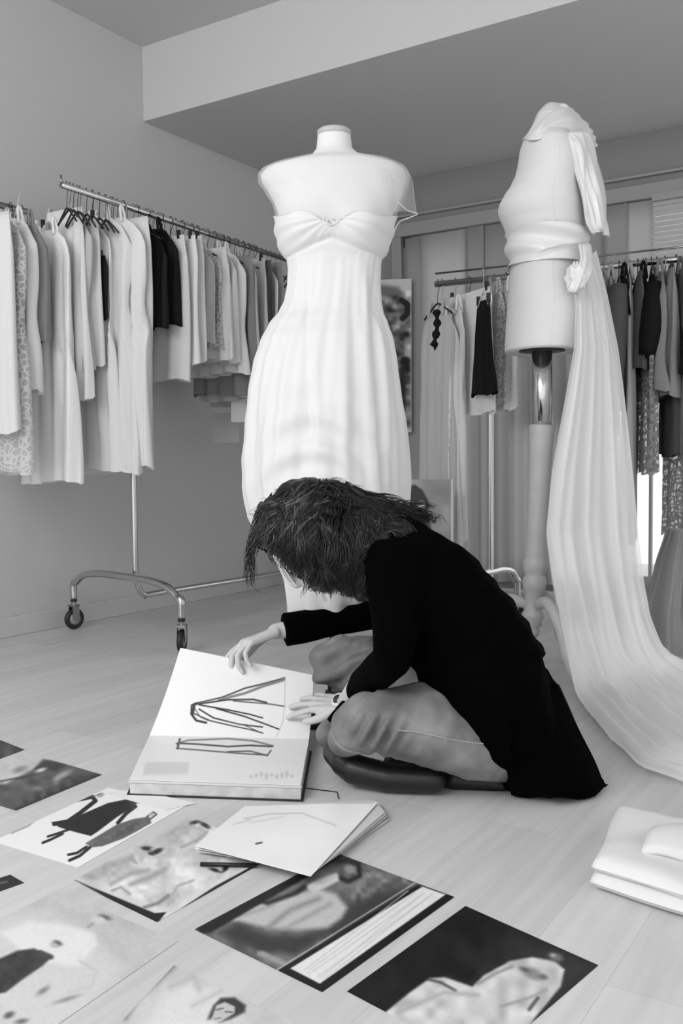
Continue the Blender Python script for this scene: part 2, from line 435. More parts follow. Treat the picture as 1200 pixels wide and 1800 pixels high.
# ------------------------------------------------------------------ hangers
def make_hanger(name, mh, label, group):
    e = empty(name, (0, 0, 0), label, 'hanger', group)
    hk = [Vector((-.004, 0, -.085)), Vector((0, 0, -.05)), Vector((.006, 0, -.035)), Vector((.018, 0, -.018)), Vector((.019, 0, .0)), Vector((.013, 0, .013)), Vector((0, 0, .019)), Vector((-.013, 0, .013)), Vector((-.019, 0, 0))]
    MB().tube(spline(hk, 4), .0017, 6).build('hook', M['chromed'] if mh is not M['hang'] else M['hang'], e)
    a = [Vector((-.18, 0, -.135)), Vector((-.10, 0, -.108)), Vector((0, 0, -.082)), Vector((.10, 0, -.108)), Vector((.18, 0, -.135))]
    MB().tube(spline(a, 5), .0045, 8).build('shoulder_bar', mh, e)
    return e
protos = {}
def hanger(p, rz, kind='dark', label=None, group=None, hw=.17):
    key = kind
    if key not in protos:
        e = make_hanger('coat_hanger', M['hang'] if kind == 'dark' else M['hangc'], label, group); protos[key] = e
    else:
        src = protos[key]; e = src.copy(); C.objects.link(e)
        for ch in src.children:
            c = ch.copy(); C.objects.link(c); c.parent = e
        e['label'] = label; e['group'] = group
    e.location = p; e.rotation_euler = (0, 0, rz); e.scale = (hw/.19, 1, 1)
    return e

# ------------------------------------------------------------------ garments
def garment(kind, p, rz, zt, zb, hw, m, label, seed=0, hwb=None, th=.03, folds=5, amp=.010, cat=None, group=None, extra=None, skew=0.0):
    """hangs in the plane through p turned by rz; kinds: skirt, dress, top, jacket, cloth"""
    rr = random.Random(seed*13+5); hwb = hwb or hw
    ax = Vector((math.cos(rz), math.sin(rz), 0)); ay = Vector((-math.sin(rz), math.cos(rz), 0))
    base = Vector((p[0], p[1], zb))
    name = {'skirt': 'hanging_skirt', 'dress': 'hanging_dress', 'top': 'camisole', 'jacket': 'hanging_jacket', 'cloth': 'hanging_cloth', 'trousers': 'hanging_trousers', 'scarf': 'hanging_scarf'}[kind]
    e = empty(name, base, label, cat or kind, group)
    n = 56; rows = 26; L = zt-zb; v = []
    ph = [rr.uniform(0, 6.28) for _ in range(6)]
    for i in range(rows+1):
        t = i/rows; z = zt-L*t
        if kind in ('dress', 'top', 'jacket'):
            sh = min(1, t*L/.10)
            w_ = hw*(.45+.55*sh**.6) if kind != 'jacket' else hw*(.35+.65*min(1, t*L/.07)**.7)
            if kind == 'dress':
                wa = math.exp(-((t*L-.36)/.12)**2); w_ *= 1-.10*wa
            if kind == 'jacket': pass
        else: w_ = hw*(.93+.07*min(1, t*6))
        w_ = w_+(hwb-hw)*t**1.3
        tk = th*(.35+.65*min(1, t*5))*(1+.8*t)
        fa = amp*(.15+.85*min(1, t*2.2))
        for k in range(n):
            a = 2*PI*k/n; c_, s_ = math.cos(a), math.sin(a)
            x = w_*math.copysign(abs(c_)**.8, c_); y = tk*math.copysign(abs(s_)**.7, s_)
            f = math.sin(folds*x/max(hw, .05)*PI*.9+ph[0]+.5*math.sin(3*t+ph[1]))+.5*math.sin(folds*1.9*x/max(hw, .05)*PI+ph[2]+1.3*t)
            y += f*fa; x += skew*t*L+.006*math.sin(5*t+ph[3])*t
            hz = 0
            if i == rows: hz = .008*math.sin(3*a+ph[4])+.0015*math.sin(11*a+ph[5])
            hz2 = 0
            if kind in ('dress', 'top') and i == 0: hz2 = -.0
            v.append(Vector((base.x, base.y, 0))+ax*x+ay*y+UP*(z+hz+hz2))
    f = [(i*n+k, i*n+(k+1) % n, (i+1)*n+(k+1) % n, (i+1)*n+k) for i in range(rows) for k in range(n)]
    f.append(tuple(range(n-1, -1, -1)))
    o = obj('garment_body', v, f, m, e)
    if kind in ('dress', 'top'):
        for s_ in (-1, 1):
            xs = hw*.42*s_
            P = spline([Vector((base.x, base.y, zt-.02))+ax*xs*1.05+ay*.012, Vector((base.x, base.y, zt+.04))+ax*xs*.9+ay*.004, Vector((base.x, base.y, zt+.035))+ax*xs*.88-ay*.006, Vector((base.x, base.y, zt-.02))+ax*xs*1.05-ay*.012], 4)
            MB().tube(P, .006, 6).build('strap', m, e)
    if kind in ('skirt', 'trousers'):
        g = MB(); c = Vector((base.x, base.y, zt-.012))
        ring = [c+ax*(hw*.94*math.copysign(abs(math.cos(2*PI*k/30))**.8, math.cos(2*PI*k/30)))+ay*(th*.42*math.sin(2*PI*k/30)) for k in range(31)]
        vv = []; 
        for q in ring: vv += [q+UP*.014, q-UP*.016]
        g.add(vv, [(2*k, 2*k+1, 2*k+3, 2*k+2) for k in range(30)])
        g.build('waistband', m, e)
        for s_ in (-1, 1):
            MB().obox(c+ax*(hw*.8*s_)+UP*.018, ax*.006, ay*.006, UP*.018).build('clip', M['hang'], e, smooth=False)
    if kind == 'jacket':
        for s_ in (-1, 1):
            P = spline([Vector((base.x, base.y, zt-.05))+ax*hw*.85*s_, Vector((base.x, base.y, zt-.2))+ax*hw*1.02*s_-ay*.01, Vector((base.x, base.y, zt-min(.5, L*.85)))+ax*hw*.95*s_-ay*.02], 5)
            MB().tube(P, [.03+.012*math.sin(3*i/len(P)) for i in range(len(P))], 12).build('sleeve', m, e)
    return e
def hlab(lb):
    w_ = lb.split(',')[0].split(' on the ')[0].split(' on right')[0].split(' on left')[0].split()
    return 'hanger holding the '+' '.join(w_[:12])
hgA = 'hangers along the left rail'
hgB = 'hangers along the right rail'
lhA = 'slim dark hanger without its own garment on the crowded left wall rail'
lhB = 'coat hanger hooked over the rail in front of the window'
cr_rail = math.atan2(rd.y, rd.x)-PI/2     # garments hang across the rail
def left_pos(px, hw):                     # centre on the rail for a garment whose room-side edge shows at pixel column px
    a = Vector((math.cos(cr_rail), math.sin(cr_rail), 0))
    best = None
    for k in range(400):
        t = -.2+k*.008; q = r0+rd*t+a*hw
        x = to_px(q-UP*.3)[0]
        if best is None or abs(x-px) < best[0]: best = (abs(x-px), t)
    return r0+rd*max(best[1], .01), best[1]
def zfor(px, py, q): return at(px, py, (q-CO).dot(CF)).z
# (kind, right-edge px, top y, bottom y, half width, half width at hem, material, folds, amp, thickness, label)
LG = [
 ('dress', 128, 398, 848, .13, .15, 'w3', 4, .012, .035, 'shiny white satin gown, leftmost on the left wall rack, hem lowest of all'),
 ('top', 96, 408, 560, .10, .10, 'shg', 3, .006, .016, 'sheer grey sleeveless top at the near end of the left rack'),
 ('cloth', 152, 352, 700, .10, .12, 'w1', 5, .008, .02, 'white cloth piece peaking above the rail at the near end of the left rack'),
 ('dress', 166, 372, 652, .17, .17, 'g1', 5, .010, .03, 'pale grey mid-length dress with ragged hem behind the satin gown'),
 ('skirt', 176, 378, 640, .17, .17, 'w2', 4, .008, .02, 'ivory skirt clipped between the pale grey dress and the black trousers'),
 ('trousers', 190, 448, 560, .17, .17, 'bk', 3, .004, .02, 'narrow black garment between the ivory skirt and the long white gown'),
 ('dress', 206, 385, 826, .18, .22, 'w1', 6, .010, .03, 'plain white long dress, left one of the three long gowns'),
 ('dress', 235, 362, 832, .18, .22, 'w1', 5, .014, .04, 'matte white long gown with deep vertical folds and a pointed shoulder'),
 ('dress', 262, 368, 822, .19, .22, 'w1', 6, .012, .04, 'long white frayed gown just left of the black corset top'),
 ('cloth', 264, 372, 668, .16, .15, 'w2', 3, .006, .02, 'ivory cloth length hanging against the long frayed gown'),
 ('top', 298, 408, 575, .17, .16, 'bk', 4, .010, .02, 'black top with narrow straps hanging among white garments'),
 ('top', 316, 396, 570, .16, .17, 'bk', 3, .010, .02, 'black shiny top with a grey lining directly behind the other black top'),
 ('skirt', 330, 412, 668, .21, .21, 'w2', 3, .006, .025, 'long plain cream skirt with square hem behind the black tops'),
 ('skirt', 347, 412, 640, .19, .19, 'w1', 4, .006, .02, 'white straight skirt with a shorter square hem behind the cream skirt'),
 ('skirt', 361, 414, 634, .18, .18, 'w2', 3, .007, .02, 'pale straight skirt with hanging tag right of the square-hemmed skirt'),
 ('top', 377, 424, 600, .17, .17, 'g1', 4, .008, .02, 'pale grey sleeveless top in the middle of the left rack'),
 ('dress', 392, 430, 612, .17, .17, 'lace', 5, .010, .025, 'white lace dress with scalloped hem on the left rack'),
 ('cloth', 402, 432, 630, .16, .18, 'w1', 5, .012, .03, 'white gathered cloth between the lace dress and the pearly top'),
 ('top', 418, 436, 636, .16, .17, 'w2', 3, .010, .03, 'pearly ivory loose top on the left rack'),
 ('dress', 434, 438, 656, .17, .18, 'w1', 4, .010, .03, 'white short dress before the grey garments on left rack'),
 ('cloth', 446, 446, 690, .17, .18, 'g2', 4, .010, .02, 'mid grey cloth hanging low beside the big white gown'),
 ('top', 458, 448, 700, .17, .19, 'g1', 3, .010, .03, 'light grey draped top near the far end of left rack'),
 ('skirt', 470, 452, 690, .17, .18, 'g1', 4, .008, .02, 'light grey skirt near the far end of left rack'),
 ('cloth', 482, 456, 680, .17, .18, 'g3', 4, .010, .02, 'dark grey cloth at the far end of left rack'),
 ('dress', 492, 458, 690, .17, .18, 'w2', 4, .008, .02, 'ivory dress at the far end of left rack'),
 ('cloth', 502, 460, 690, .17, .18, 'g2', 4, .008, .02, 'grey cloth farthest along the left rack beside the dress form'),
]
tprev = -.02
for i, (kd, px, yt, yb, hw, hwb, mm, fo_, am, th, lb) in enumerate(LG):
    q, t = left_pos(px, (hw+hwb)/2)
    t = max(t, tprev+.034); tprev = t
    q = r0+rd*t; adir = Vector((math.cos(cr_rail), math.sin(cr_rail), 0)); sft = 0
    for _k in range(5):
        ex_ = to_px(q+adir*((hw+hwb)/2+sft)-UP*.3)[0]; sft += (px-ex_)/480
    sft = max(-.17, min(.09, sft)); q = q+adir*sft
    a = Vector((math.cos(cr_rail), math.sin(cr_rail), 0))*hw
    zt = min(zfor(px, yt, q+a), ZR-.06); zb = zfor(px, yb, q+a*.8)
    rzj = R.uniform(-.06, .06)
    garment(kd, q, cr_rail+rzj, zt, zb, hw, M[mm], lb, i, hwb, th*.55, fo_+1, am*1.25)
    q = r0+rd*t; hanger(Vector((q.x, q.y, ZR)), cr_rail+rzj, 'dark', hlab(lb), hgA, hw*.8 if sft > -.03 else .05)
Lr = (r1-r0).length
for k in range(44):
    q = r0+rd*(.03+Lr*1.05*k/44)
    if R.random() < (.9 if k > 9 else .45): hanger(Vector((q.x, q.y, ZR)), cr_rail+R.uniform(-.25, .25), 'dark', lhA, hgA, .06)

# labels pinned to garments hanging low near the dress form
def swing_tag(px0, py0, px1, py1, d, m, label, rz=0):
    a = at(px0, py0, d); b = at(px1, py0, d); c = at(px1, py1, d); e = at(px0, py1, d)
    top = (a+b)/2
    o = empty('fabric_swatch', (c+e)/2, label, 'fabric swatch')
    n = (b-a).cross(e-a).normalized()*.0012
    MB().obox((a+c)/2, (b-a)/2, (e-a)/2, n).build('card', m, o, smooth=False)
    MB().tube([top, top+UP*.10+Vector((0, .03, 0))], .0012, 5).build('string', m, o)
dd = (r0+rd*Lr*.75-CO).dot(CF)
swing_tag(368, 642, 408, 716, dd+.05, M['g1'], 'grey translucent swatch hanging lowest left below the lace dress')
swing_tag(397, 664, 419, 706, dd-.12, M['w2'], 'small pale swatch card hanging below the lace dress')
swing_tag(406, 700, 432, 742, dd-.10, M['w1'], 'white square card hanging beside the big white gown')
swing_tag(374, 726, 420, 778, dd+.04, M['g1'], 'lowest grey swatch square hanging near the wall')

# neighbouring rack at the left edge
a0 = Vector((1, 0, 0))
FG = [(.02, 'top', .12, -8, 470, 'g2', 'grey garment with white collar label at the end of the left-edge rail', 388, 600),
      (.07, 'dress', .13, 0, 0, 'w1', 'white garment at the left edge of photo, hem at mid height', 372, 690),
      (.13, 'dress', .15, 0, 0, 'lace', 'lace gown at the left edge of photo reaching lowest', 392, 832),
      (.19, 'cloth', .15, 0, 0, 'w2', 'ivory cloth farthest in at the left edge of photo', 380, 760)]
for i, (t, kd, hw, _, _, mm, lb, yt, yb) in enumerate(FG):
    q = f1-Vector((0, 1, 0))*t
    dq = (q-CO).dot(CF)
    garment(kd, q, 0, min(ZF-.05, at(20, yt, dq).z), at(20, yb, dq).z, hw, M[mm], lb, 60+i, hw*1.05, .02, 4, .008)
    hanger(Vector((q.x, q.y, ZF)), 0, 'dark', hlab(lb), 'hangers at left edge', hw*.8)
dq = (f1-CO).dot(CF)-.06
swing_tag(12, 384, 38, 436, dq, M['w1'], 'white square label hanging from the left-edge rail')

# right rack
cr2 = math.atan2(qd.y, qd.x)-PI/2
RG = [ # rail px, kind, top y, bottom y, half width, turn, material, folds, amp, th, label
 (768, 'dress', 548, 985, .13, .95, 'shw', 5, .008, .025, 'sheer white long dress with black floral strap, first on right rail', .16),
 (778, 'dress', 560, 960, .13, .9, 'w1', 4, .006, .02, 'long white dress directly behind the sheer one on right rail', .15),
 (800, 'dress', 540, 950, .10, .7, 'w1', 4, .006, .02, 'slim white dress left of the white skirt on right rail', .11),
 (826, 'skirt', 515, 728, .17, .9, 'w1', 2, .003, .012, 'white knee-length skirt with slanting hem on right rail', .19),
 (888, 'skirt', 528, 692, .055, .8, 'bk', 2, .002, .008, 'narrow black skirt panel hanging on the right rail', .11),
 (870, 'top', 508, 712, .09, .8, 'lace', 4, .006, .02, 'white patterned top next to the black skirt panel', .1),
 (890, 'dress', 508, 720, .12, .6, 'w2', 4, .006, .02, 'ivory garment half hidden behind the bare dress form', .12),
 (1062, 'cloth', 484, 700, .16, .25, 'g2', 4, .01, .02, 'mid grey garment emerging from behind the hanging train', .17),
 (1075, 'dress', 482, 760, .16, .2, 'g1', 4, .01, .02, 'pale grey long garment second beside the hanging train', .16),
 (1088, 'jacket', 484, 720, .15, .2, 'g3', 3, .008, .02, 'dark grey jacket on the right rail near the train', .15),
 (1097, 'top', 482, 560, .15, .2, 'bk', 3, .008, .02, 'short black top left of the long pale garment', .15),
 (1106, 'dress', 478, 952, .14, .2, 'g1', 4, .008, .02, 'long pale grey garment reaching lowest on the right rail', .15),
 (1120, 'cloth', 482, 655, .15, .25, 'g3', 4, .010, .02, 'dark charcoal cloth in the dark cluster on right rail', .15),
 (1130, 'top', 480, 640, .14, .2, 'bk', 4, .010, .02, 'black sleeveless top in the middle of the dark cluster', .15),
 (1134, 'dress', 560, 832, .17, .35, 'laceg', 4, .008, .02, 'grey lace dress hanging below the dark cluster', .17),
 (1142, 'jacket', 480, 655, .14, .25, 'bk', 3, .006, .02, 'black jacket at the right side of the dark cluster', .14),
 (1154, 'dress', 476, 690, .16, .35, 'g2', 4, .012, .025, 'mid grey draped dress right of the dark cluster', .19),
 (1170, 'cloth', 470, 700, .15, .35, 'g2', 5, .012, .025, 'grey gathered cloth near the right edge of photo', .17),
 (1188, 'dress', 474, 800, .16, .4, 'g3', 4, .012, .02, 'dark grey dress at right edge of photo', .13),
 (1202, 'jacket', 520, 690, .15, .4, 'bk', 3, .006, .03, 'black jacket cut off by the right edge of photo', .15),
 (1214, 'dress', 480, 950, .18, .5, 'laceg', 5, .012, .03, 'lace gown at right edge of photo with flared hem', .21),
]
for i, (px, kd, yt, yb, hw, tn, mm, fo_, am, th, lb, hwb) in enumerate(RG):
    # point of rail seen at pixel column px
    t = min((abs(to_px(q0+qd*(k*.01))[0]-px), k*.01) for k in range(0, 320))[1]
    q = q0+qd*t
    if px == 888: q = q-Vector((.03, .16, 0))
    zt = min(zfor(px, yt, q), ZQ-.05); zb = max(zfor(px, yb, q), .03)
    garment(kd, q, cr2+tn, zt, zb, hw, M[mm], lb, 90+i, hwb, th*.7, fo_, am)
    hanger(Vector((q.x, q.y, ZQ)), cr2+tn, 'clear' if i % 3 else 'dark', hlab(lb), hgB, hw*.85)
# floral straps on the first dresses
def blob_strap(pts, m, name, label):
    P = spline(pts, 6)
    o = MB().tube(P, [.012+.006*math.sin(i*1.7) for i in range(len(P))], 10).build(name, m, None)
    tag(o, label, 'scarf')
ds = (q0-CO).dot(CF)-.25
blob_strap([at(767, 545, ds), at(768, 575, ds), at(763, 605, ds), at(768, 610, ds)], M['bk'], 'flower_trim', 'black flower trim hanging in front of the sheer white dress')
# tall picture on the wall side of the window and photograph board by the rack
# ------------------------------------------------------------------ printed images (painted colour grids)
def sdf_poly(X, Y, poly):
    p = np.array(poly, float); n = len(p); d = np.full(X.shape, 1e18); s_ = np.ones(X.shape)
    for i in range(n):
        a = p[i]; b = p[i-1]; ex, ey = b-a; wx, wy = X-a[0], Y-a[1]
        t = np.clip((wx*ex+wy*ey)/(ex*ex+ey*ey+1e-9), 0, 1)
        d = np.minimum(d, (wx-ex*t)**2+(wy-ey*t)**2)
        c1 = Y >= a[1]; c2 = Y < b[1]; c3 = ex*wy > ey*wx
        flip = (c1 & c2 & c3) | (~c1 & ~c2 & ~c3)
        s_ = np.where(flip, -s_, s_)
    return s_*np.sqrt(d)
def sd_line(X, Y, pts):
    d = np.full(X.shape, 1e18)
    for a, b in zip(pts[:-1], pts[1:]):
        ex, ey = b[0]-a[0], b[1]-a[1]; wx, wy = X-a[0], Y-a[1]
        t = np.clip((wx*ex+wy*ey)/(ex*ex+ey*ey+1e-9), 0, 1)
        d = np.minimum(d, (wx-ex*t)**2+(wy-ey*t)**2)
    return np.sqrt(d)
def vnoise(X, Y, s_, seed=0):
    r = np.random.RandomState(seed); T = r.rand(64, 64)
    x = X/s_+100; y = Y/s_+100; xi = np.floor(x).astype(int); yi = np.floor(y).astype(int)
    fx = x-xi; fy = y-yi; fx = fx*fx*(3-2*fx); fy = fy*fy*(3-2*fy)
    g = lambda i, j: T[i % 64, j % 64]
    return (g(xi, yi)*(1-fx)+g(xi+1, yi)*fx)*(1-fy)+(g(xi, yi+1)*(1-fx)+g(xi+1, yi+1)*fx)*fy
_pm = {}
def print_mat(rough=0.45):
    if rough in _pm: return _pm[rough]
    m = mat('printed_paper', 0.8, rough); nt = m.node_tree
    a = nt.nodes.new('ShaderNodeVertexColor'); a.layer_name = 'ink'
    nt.links.new(a.outputs[0], nt.nodes['Principled BSDF'].inputs['Base Color']); _pm[rough] = m; return m
SOFT = [1.0]
def painted(name, P4, shapes, base, uv4, n=(120, 120), thick=.0006, parent=None, jag=None, curl=None, rough=.45, nz=0.0, origin=None):
    """P4: four world corners; uv4: the drawing coordinates of those corners; shapes painted in order"""
    nu, nv = n; u = np.linspace(0, 1, nu+1); v = np.linspace(0, 1, nv+1); U, V = np.meshgrid(u, v)
    def bil(Q):
        Q = [np.array(q, float) for q in Q]
        return sum(wt[..., None]*q for wt, q in zip(((1-U)*(1-V), U*(1-V), U*V, (1-U)*V), Q))
    W = bil([tuple(p) for p in P4])
    if uv4 is None:
        o = W-np.array(CO); k = o@np.array(CF)
        X = 600+FPX*(o@np.array(CR))/k; Y = 900-FPX*(o@np.array(CU))/k
    else:
        D = bil(uv4); X, Y = D[..., 0], D[..., 1]
    if curl is not None: W[..., 2] += curl(U, V)
    G = np.full(X.shape, float(base))
    if nz: G += nz*(vnoise(X, Y, 30, 3)-.5)*2+nz*(vnoise(X, Y, 9, 4)-.5)
    for sh in shapes:
        k = sh[0]
        if k == 'p': d = sdf_poly(X, Y, sh[1]); g, bl_ = sh[2], sh[3]
        elif k == 'l': d = sd_line(X, Y, sh[1])-sh[4]; g, bl_ = sh[2], sh[3]
        elif k == 'e':
            cx, cy, rx, ry, an = sh[1]; c_, s_ = math.cos(an), math.sin(an)
            xx = (X-cx)*c_+(Y-cy)*s_; yy = -(X-cx)*s_+(Y-cy)*c_
            d = (np.sqrt((xx/rx)**2+(yy/ry)**2)-1)*min(rx, ry); g, bl_ = sh[2], sh[3]
        elif k == 'n':                    # mottling inside polygon
            d = sdf_poly(X, Y, sh[1]); al = np.clip(.5-d/sh[3], 0, 1)
            G = G+al*(vnoise(X, Y, sh[4], int(sh[4])+7)-.5)*2*sh[2]; continue
        al = np.clip(.5-d/max(bl_*SOFT[0], .5), 0, 1); al = al*al*(3-2*al)
        G = G*(1-al)+g*al
    if nz: G = G+nz*.8*(vnoise(X, Y*1.8, 7, 11)-.5)+nz*.6*(vnoise(X, Y*1.8, 3, 12)-.5)
    G = np.clip(G, .02, .95)
    Lg = np.where(G <= .04045, G/12.92, ((G+.055)/1.055)**2.4)
    nn = (P4[1]-P4[0]).cross(P4[3]-P4[0]).normalized()
    if nn.z < -0.2 or (abs(nn.z) <= .2 and nn.dot(CO-P4[0]) < 0): nn = -nn
    r_, c_ = W.shape[:2]; W2 = W.reshape(-1, 3)
    top = W2+np.array(nn)*thick
    org = Vector(origin) if origin is not None else (P4[0]+P4[1]+P4[2]+P4[3])/4
    pts = [Vector(q) for q in top]
    f = [(i*c_+j, i*c_+j+1, (i+1)*c_+j+1, (i+1)*c_+j) for i in range(r_-1) for j in range(c_-1)]
    N = len(pts)
    border = [j for j in range(c_)]+[i*c_+c_-1 for i in range(1, r_)]+[(r_-1)*c_+j for j in range(c_-2, -1, -1)]+[i*c_ for i in range(r_-2, 0, -1)]
    pts += [Vector(W2[b]) for b in border]; K = len(border)
    f += [(border[k], border[(k+1) % K], N+(k+1) % K, N+k) for k in range(K)]
    o = obj(name, pts, f, print_mat(rough), parent, False, org if not parent else None)
    ca = o.data.color_attributes.new('ink', 'FLOAT_COLOR', 'POINT')
    L2 = np.concatenate([Lg.reshape(-1), Lg.reshape(-1)[border]]); col = np.ones((len(L2), 4)); col[:, :3] = L2[:, None]
    ca.data.foreach_set('color', col.ravel()); o.data.update(); return o
def floor_print(name, label, corners, shapes, base, n=(130, 130), z=.0004, cat='print', **kw):
    P4 = [on_z(x, y, z) for x, y in corners]
    SOFT[0] = 1.0 if name != 'photo_print' else 1.7
    if name == 'photo_print': kw['nz'] = max(kw.get('nz', 0), .03)
    o = painted(name, P4, shapes, base, None, n, **kw); SOFT[0] = 1.0
    return tag(o, label, cat)
floor_print('photo_print', 'corner of a dark grey print at the left edge, topmost of the prints', [(-60, 1318), (0, 1301), (43, 1318), (-30, 1345)], [('n', [(-60, 1300), (50, 1300), (50, 1340), (-60, 1340)], .1, 4, 14)], .27, (40, 40))
floor_print('photo_print', 'landscape photograph with pale sky and dark grey rocky ground by the left edge', [(-105, 1384), (42, 1322), (179, 1362), (28, 1425)],
 [('p', [(-110, 1385), (10, 1378), (60, 1352), (75, 1335), (120, 1340), (185, 1362), (28, 1430)], .36, 5), ('p', [(60, 1352), (80, 1337), (115, 1345), (100, 1356)], .24, 4), ('e', (35, 1353, 12, 5, -.3), .55, 5), ('e', (72, 1354, 9, 3, -.3), .85, 3), ('e', (110, 1363, 16, 5, -.5), .65, 5), ('e', (100, 1378, 10, 2.5, -.4), .5, 4), ('e', (65, 1386, 10, 3, 0), .5, 4),
  ('p', [(120, 1366), (178, 1360), (30, 1425), (26, 1420)], .27, 6), ('n', [(-100, 1375), (185, 1362), (28, 1425)], .10, 6, 11), ('l', [(28, 1423), (176, 1362)], .14, 2, 1.2), ('l', [(0, 1374), (60, 1363)], .22, 3, 1.2)], .80, nz=.03)
B = .10
floor_print('fashion_sketch', 'white sheet with three fashion figures in black and grey clothes', [(-12, 1479), (190, 1385), (326, 1417), (137, 1525)],
 [('l', [(62, 1438), (95, 1424), (130, 1408), (162, 1401)], B, 2, 3.4), ('l', [(162, 1401), (168, 1408), (140, 1430), (118, 1445), (95, 1449)], B, 2, 3.6), ('l', [(20, 1465), (50, 1452), (62, 1442)], .6, 3, 1.5), ('e', (177, 1398, 7, 3.5, -.4), .65, 3), ('l', [(160, 1402), (178, 1395)], .4, 2, .8),
  ('p', [(90, 1446), (125, 1440), (160, 1425), (190, 1412), (225, 1405), (243, 1410), (232, 1420), (205, 1437), (172, 1462), (160, 1470), (132, 1463), (105, 1455)], B, 2.5), ('e', (245, 1409, 8, 3, -.2), .45, 4), ('l', [(238, 1418), (222, 1430), (207, 1447)], B, 2, 3.2), ('l', [(120, 1459), (100, 1466), (84, 1471)], B, 2, 2), ('l', [(110, 1466), (90, 1476), (75, 1482)], B, 2, 2.2),
  ('p', [(150, 1483), (185, 1462), (205, 1450), (235, 1440), (262, 1436), (266, 1447), (240, 1462), (215, 1475), (180, 1488), (160, 1490)], .38, 3), ('n', [(150, 1483), (262, 1436), (266, 1447), (160, 1490)], .08, 3, 8), ('l', [(258, 1436), (270, 1428), (275, 1432), (262, 1442)], .3, 2, 1.4), ('e', (266, 1433, 5, 2.5, -.4), .75, 2),
  ('l', [(152, 1489), (135, 1500), (120, 1503)], B, 2, 2.2), ('l', [(158, 1490), (140, 1505), (122, 1513)], B, 2, 2.6), ('l', [(62, 1428), (62, 1442)], B, 2, 2)], .93, (180, 150))
floor_print('photo_print', 'pale print of three figures in light dresses with a black lower border', [(128, 1549), (328, 1432), (486, 1502), (276, 1621)],
 [('p', [(126, 1545), (272, 1606), (292, 1604), (278, 1622), (270, 1624)], .06, 2), ('p', [(140, 1545), (335, 1430), (360, 1440), (300, 1500), (170, 1560)], .74, 14), ('n', [(140, 1540), (340, 1440), (470, 1500), (290, 1600)], .10, 10, 22), ('n', [(140, 1540), (340, 1440), (470, 1500), (290, 1600)], .06, 10, 8),
  ('l', [(197, 1566), (212, 1560), (228, 1572)], .55, 4, 1.5), ('l', [(195, 1555), (230, 1535), (260, 1530)], .62, 7, 3), ('l', [(230, 1555), (270, 1540), (290, 1528)], .6, 7, 3), ('l', [(253, 1596), (278, 1588), (296, 1575)], .42, 5, 2.2), ('l', [(303, 1573), (312, 1558), (340, 1548)], .62, 4, 1.5), ('l', [(230, 1505), (240, 1518), (225, 1508)], .6, 4, 1.5), ('l', [(290, 1470), (310, 1458), (335, 1452), (362, 1463)], .66, 4, 1.2), ('l', [(318, 1490), (345, 1478), (365, 1462)], .6, 4, 1.2),
  ('e', (342, 1446, 8, 3, -.2), .15, 3), ('e', (360, 1451, 10, 4, .5), .18, 3), ('e', (354, 1455, 6, 2.5, .3), .75, 2), ('e', (258, 1492, 9, 3.5, .1), .14, 3), ('e', (276, 1497, 10, 4, -.4), .14, 3), ('e', (268, 1493, 4, 2, 0), .72, 2), ('e', (265, 1501, 5, 2.5, .3), .2, 2), ('e', (378, 1530, 10, 3, .3), .12, 3), ('e', (395, 1528, 8, 4, -.6), .14, 3), ('e', (388, 1530, 4, 2, 0), .7, 2), ('l', [(322, 1598), (380, 1560), (486, 1503)], .08, 2, 2.4)], .83, (150, 150))
floor_print('photo_print', 'dark photograph of a reclining figure in a pale gown with white caption strip', [(342, 1634), (592, 1500), (798, 1577), (566, 1744)],
 [('n', [(342, 1634), (592, 1500), (740, 1555), (500, 1710)], .12, 8, 26), ('n', [(342, 1634), (592, 1500), (740, 1555), (500, 1710)], .06, 8, 10),
  ('p', [(620, 1530), (700, 1530), (735, 1556), (640, 1590), (600, 1560)], .45, 16), ('n', [(600, 1525), (720, 1530), (735, 1556), (620, 1590)], .12, 8, 9), ('p', [(610, 1595), (660, 1570), (740, 1556), (600, 1650), (560, 1640)], .22, 16),
  ('p', [(405, 1618), (440, 1592), (500, 1575), (560, 1562), (590, 1572), (610, 1596), (600, 1615), (575, 1632), (530, 1635), (480, 1633)], .74, 8), ('l', [(470, 1632), (510, 1600), (560, 1580)], .55, 8, 4), ('l', [(500, 1634), (540, 1612), (580, 1590)], .60, 8, 3), ('l', [(420, 1612), (480, 1592)], .62, 6, 2), ('p', [(535, 1560), (560, 1545), (592, 1535), (598, 1548), (570, 1562), (550, 1570)], .80, 5), ('e', (614, 1528, 9, 7, .3), .55, 5), ('l', [(596, 1515), (612, 1512), (630, 1520), (632, 1540), (612, 1550), (600, 1545)], .12, 5, 4), ('l', [(480, 1560), (450, 1580), (470, 1588), (520, 1570), (535, 1560)], .16, 5, 4), ('l', [(455, 1570), (500, 1550), (530, 1540)], .55, 6, 3),
  ('p', [(385, 1640), (420, 1625), (470, 1645), (570, 1645), (520, 1680), (450, 1670)], .20, 12), ('p', [(452, 1672), (462, 1672), (505, 1692), (498, 1699), (452, 1680)], .58, 4),
  ('p', [(345, 1632), (600, 1496), (608, 1502), (370, 1640), (352, 1642)], .06, 4), ('p', [(484, 1709), (733, 1557), (800, 1575), (798, 1582), (566, 1745), (550, 1744)], .05, 2), ('l', [(486, 1706), (730, 1552)], .75, 2, .9),
  ('p', [(510, 1703), (742, 1559), (783, 1573), (562, 1730)], .88, 2), *[('l', [(518+8*k+(k*5 % 3)*4, 1703+3.6*k), (738+5.4*k-(k*7 % 4)*9, 1565+2.0*k)], .76, 2, .8) for k in range(1, 7)]], .36, (200, 180))
def jagcurve(U, V): return 0*U
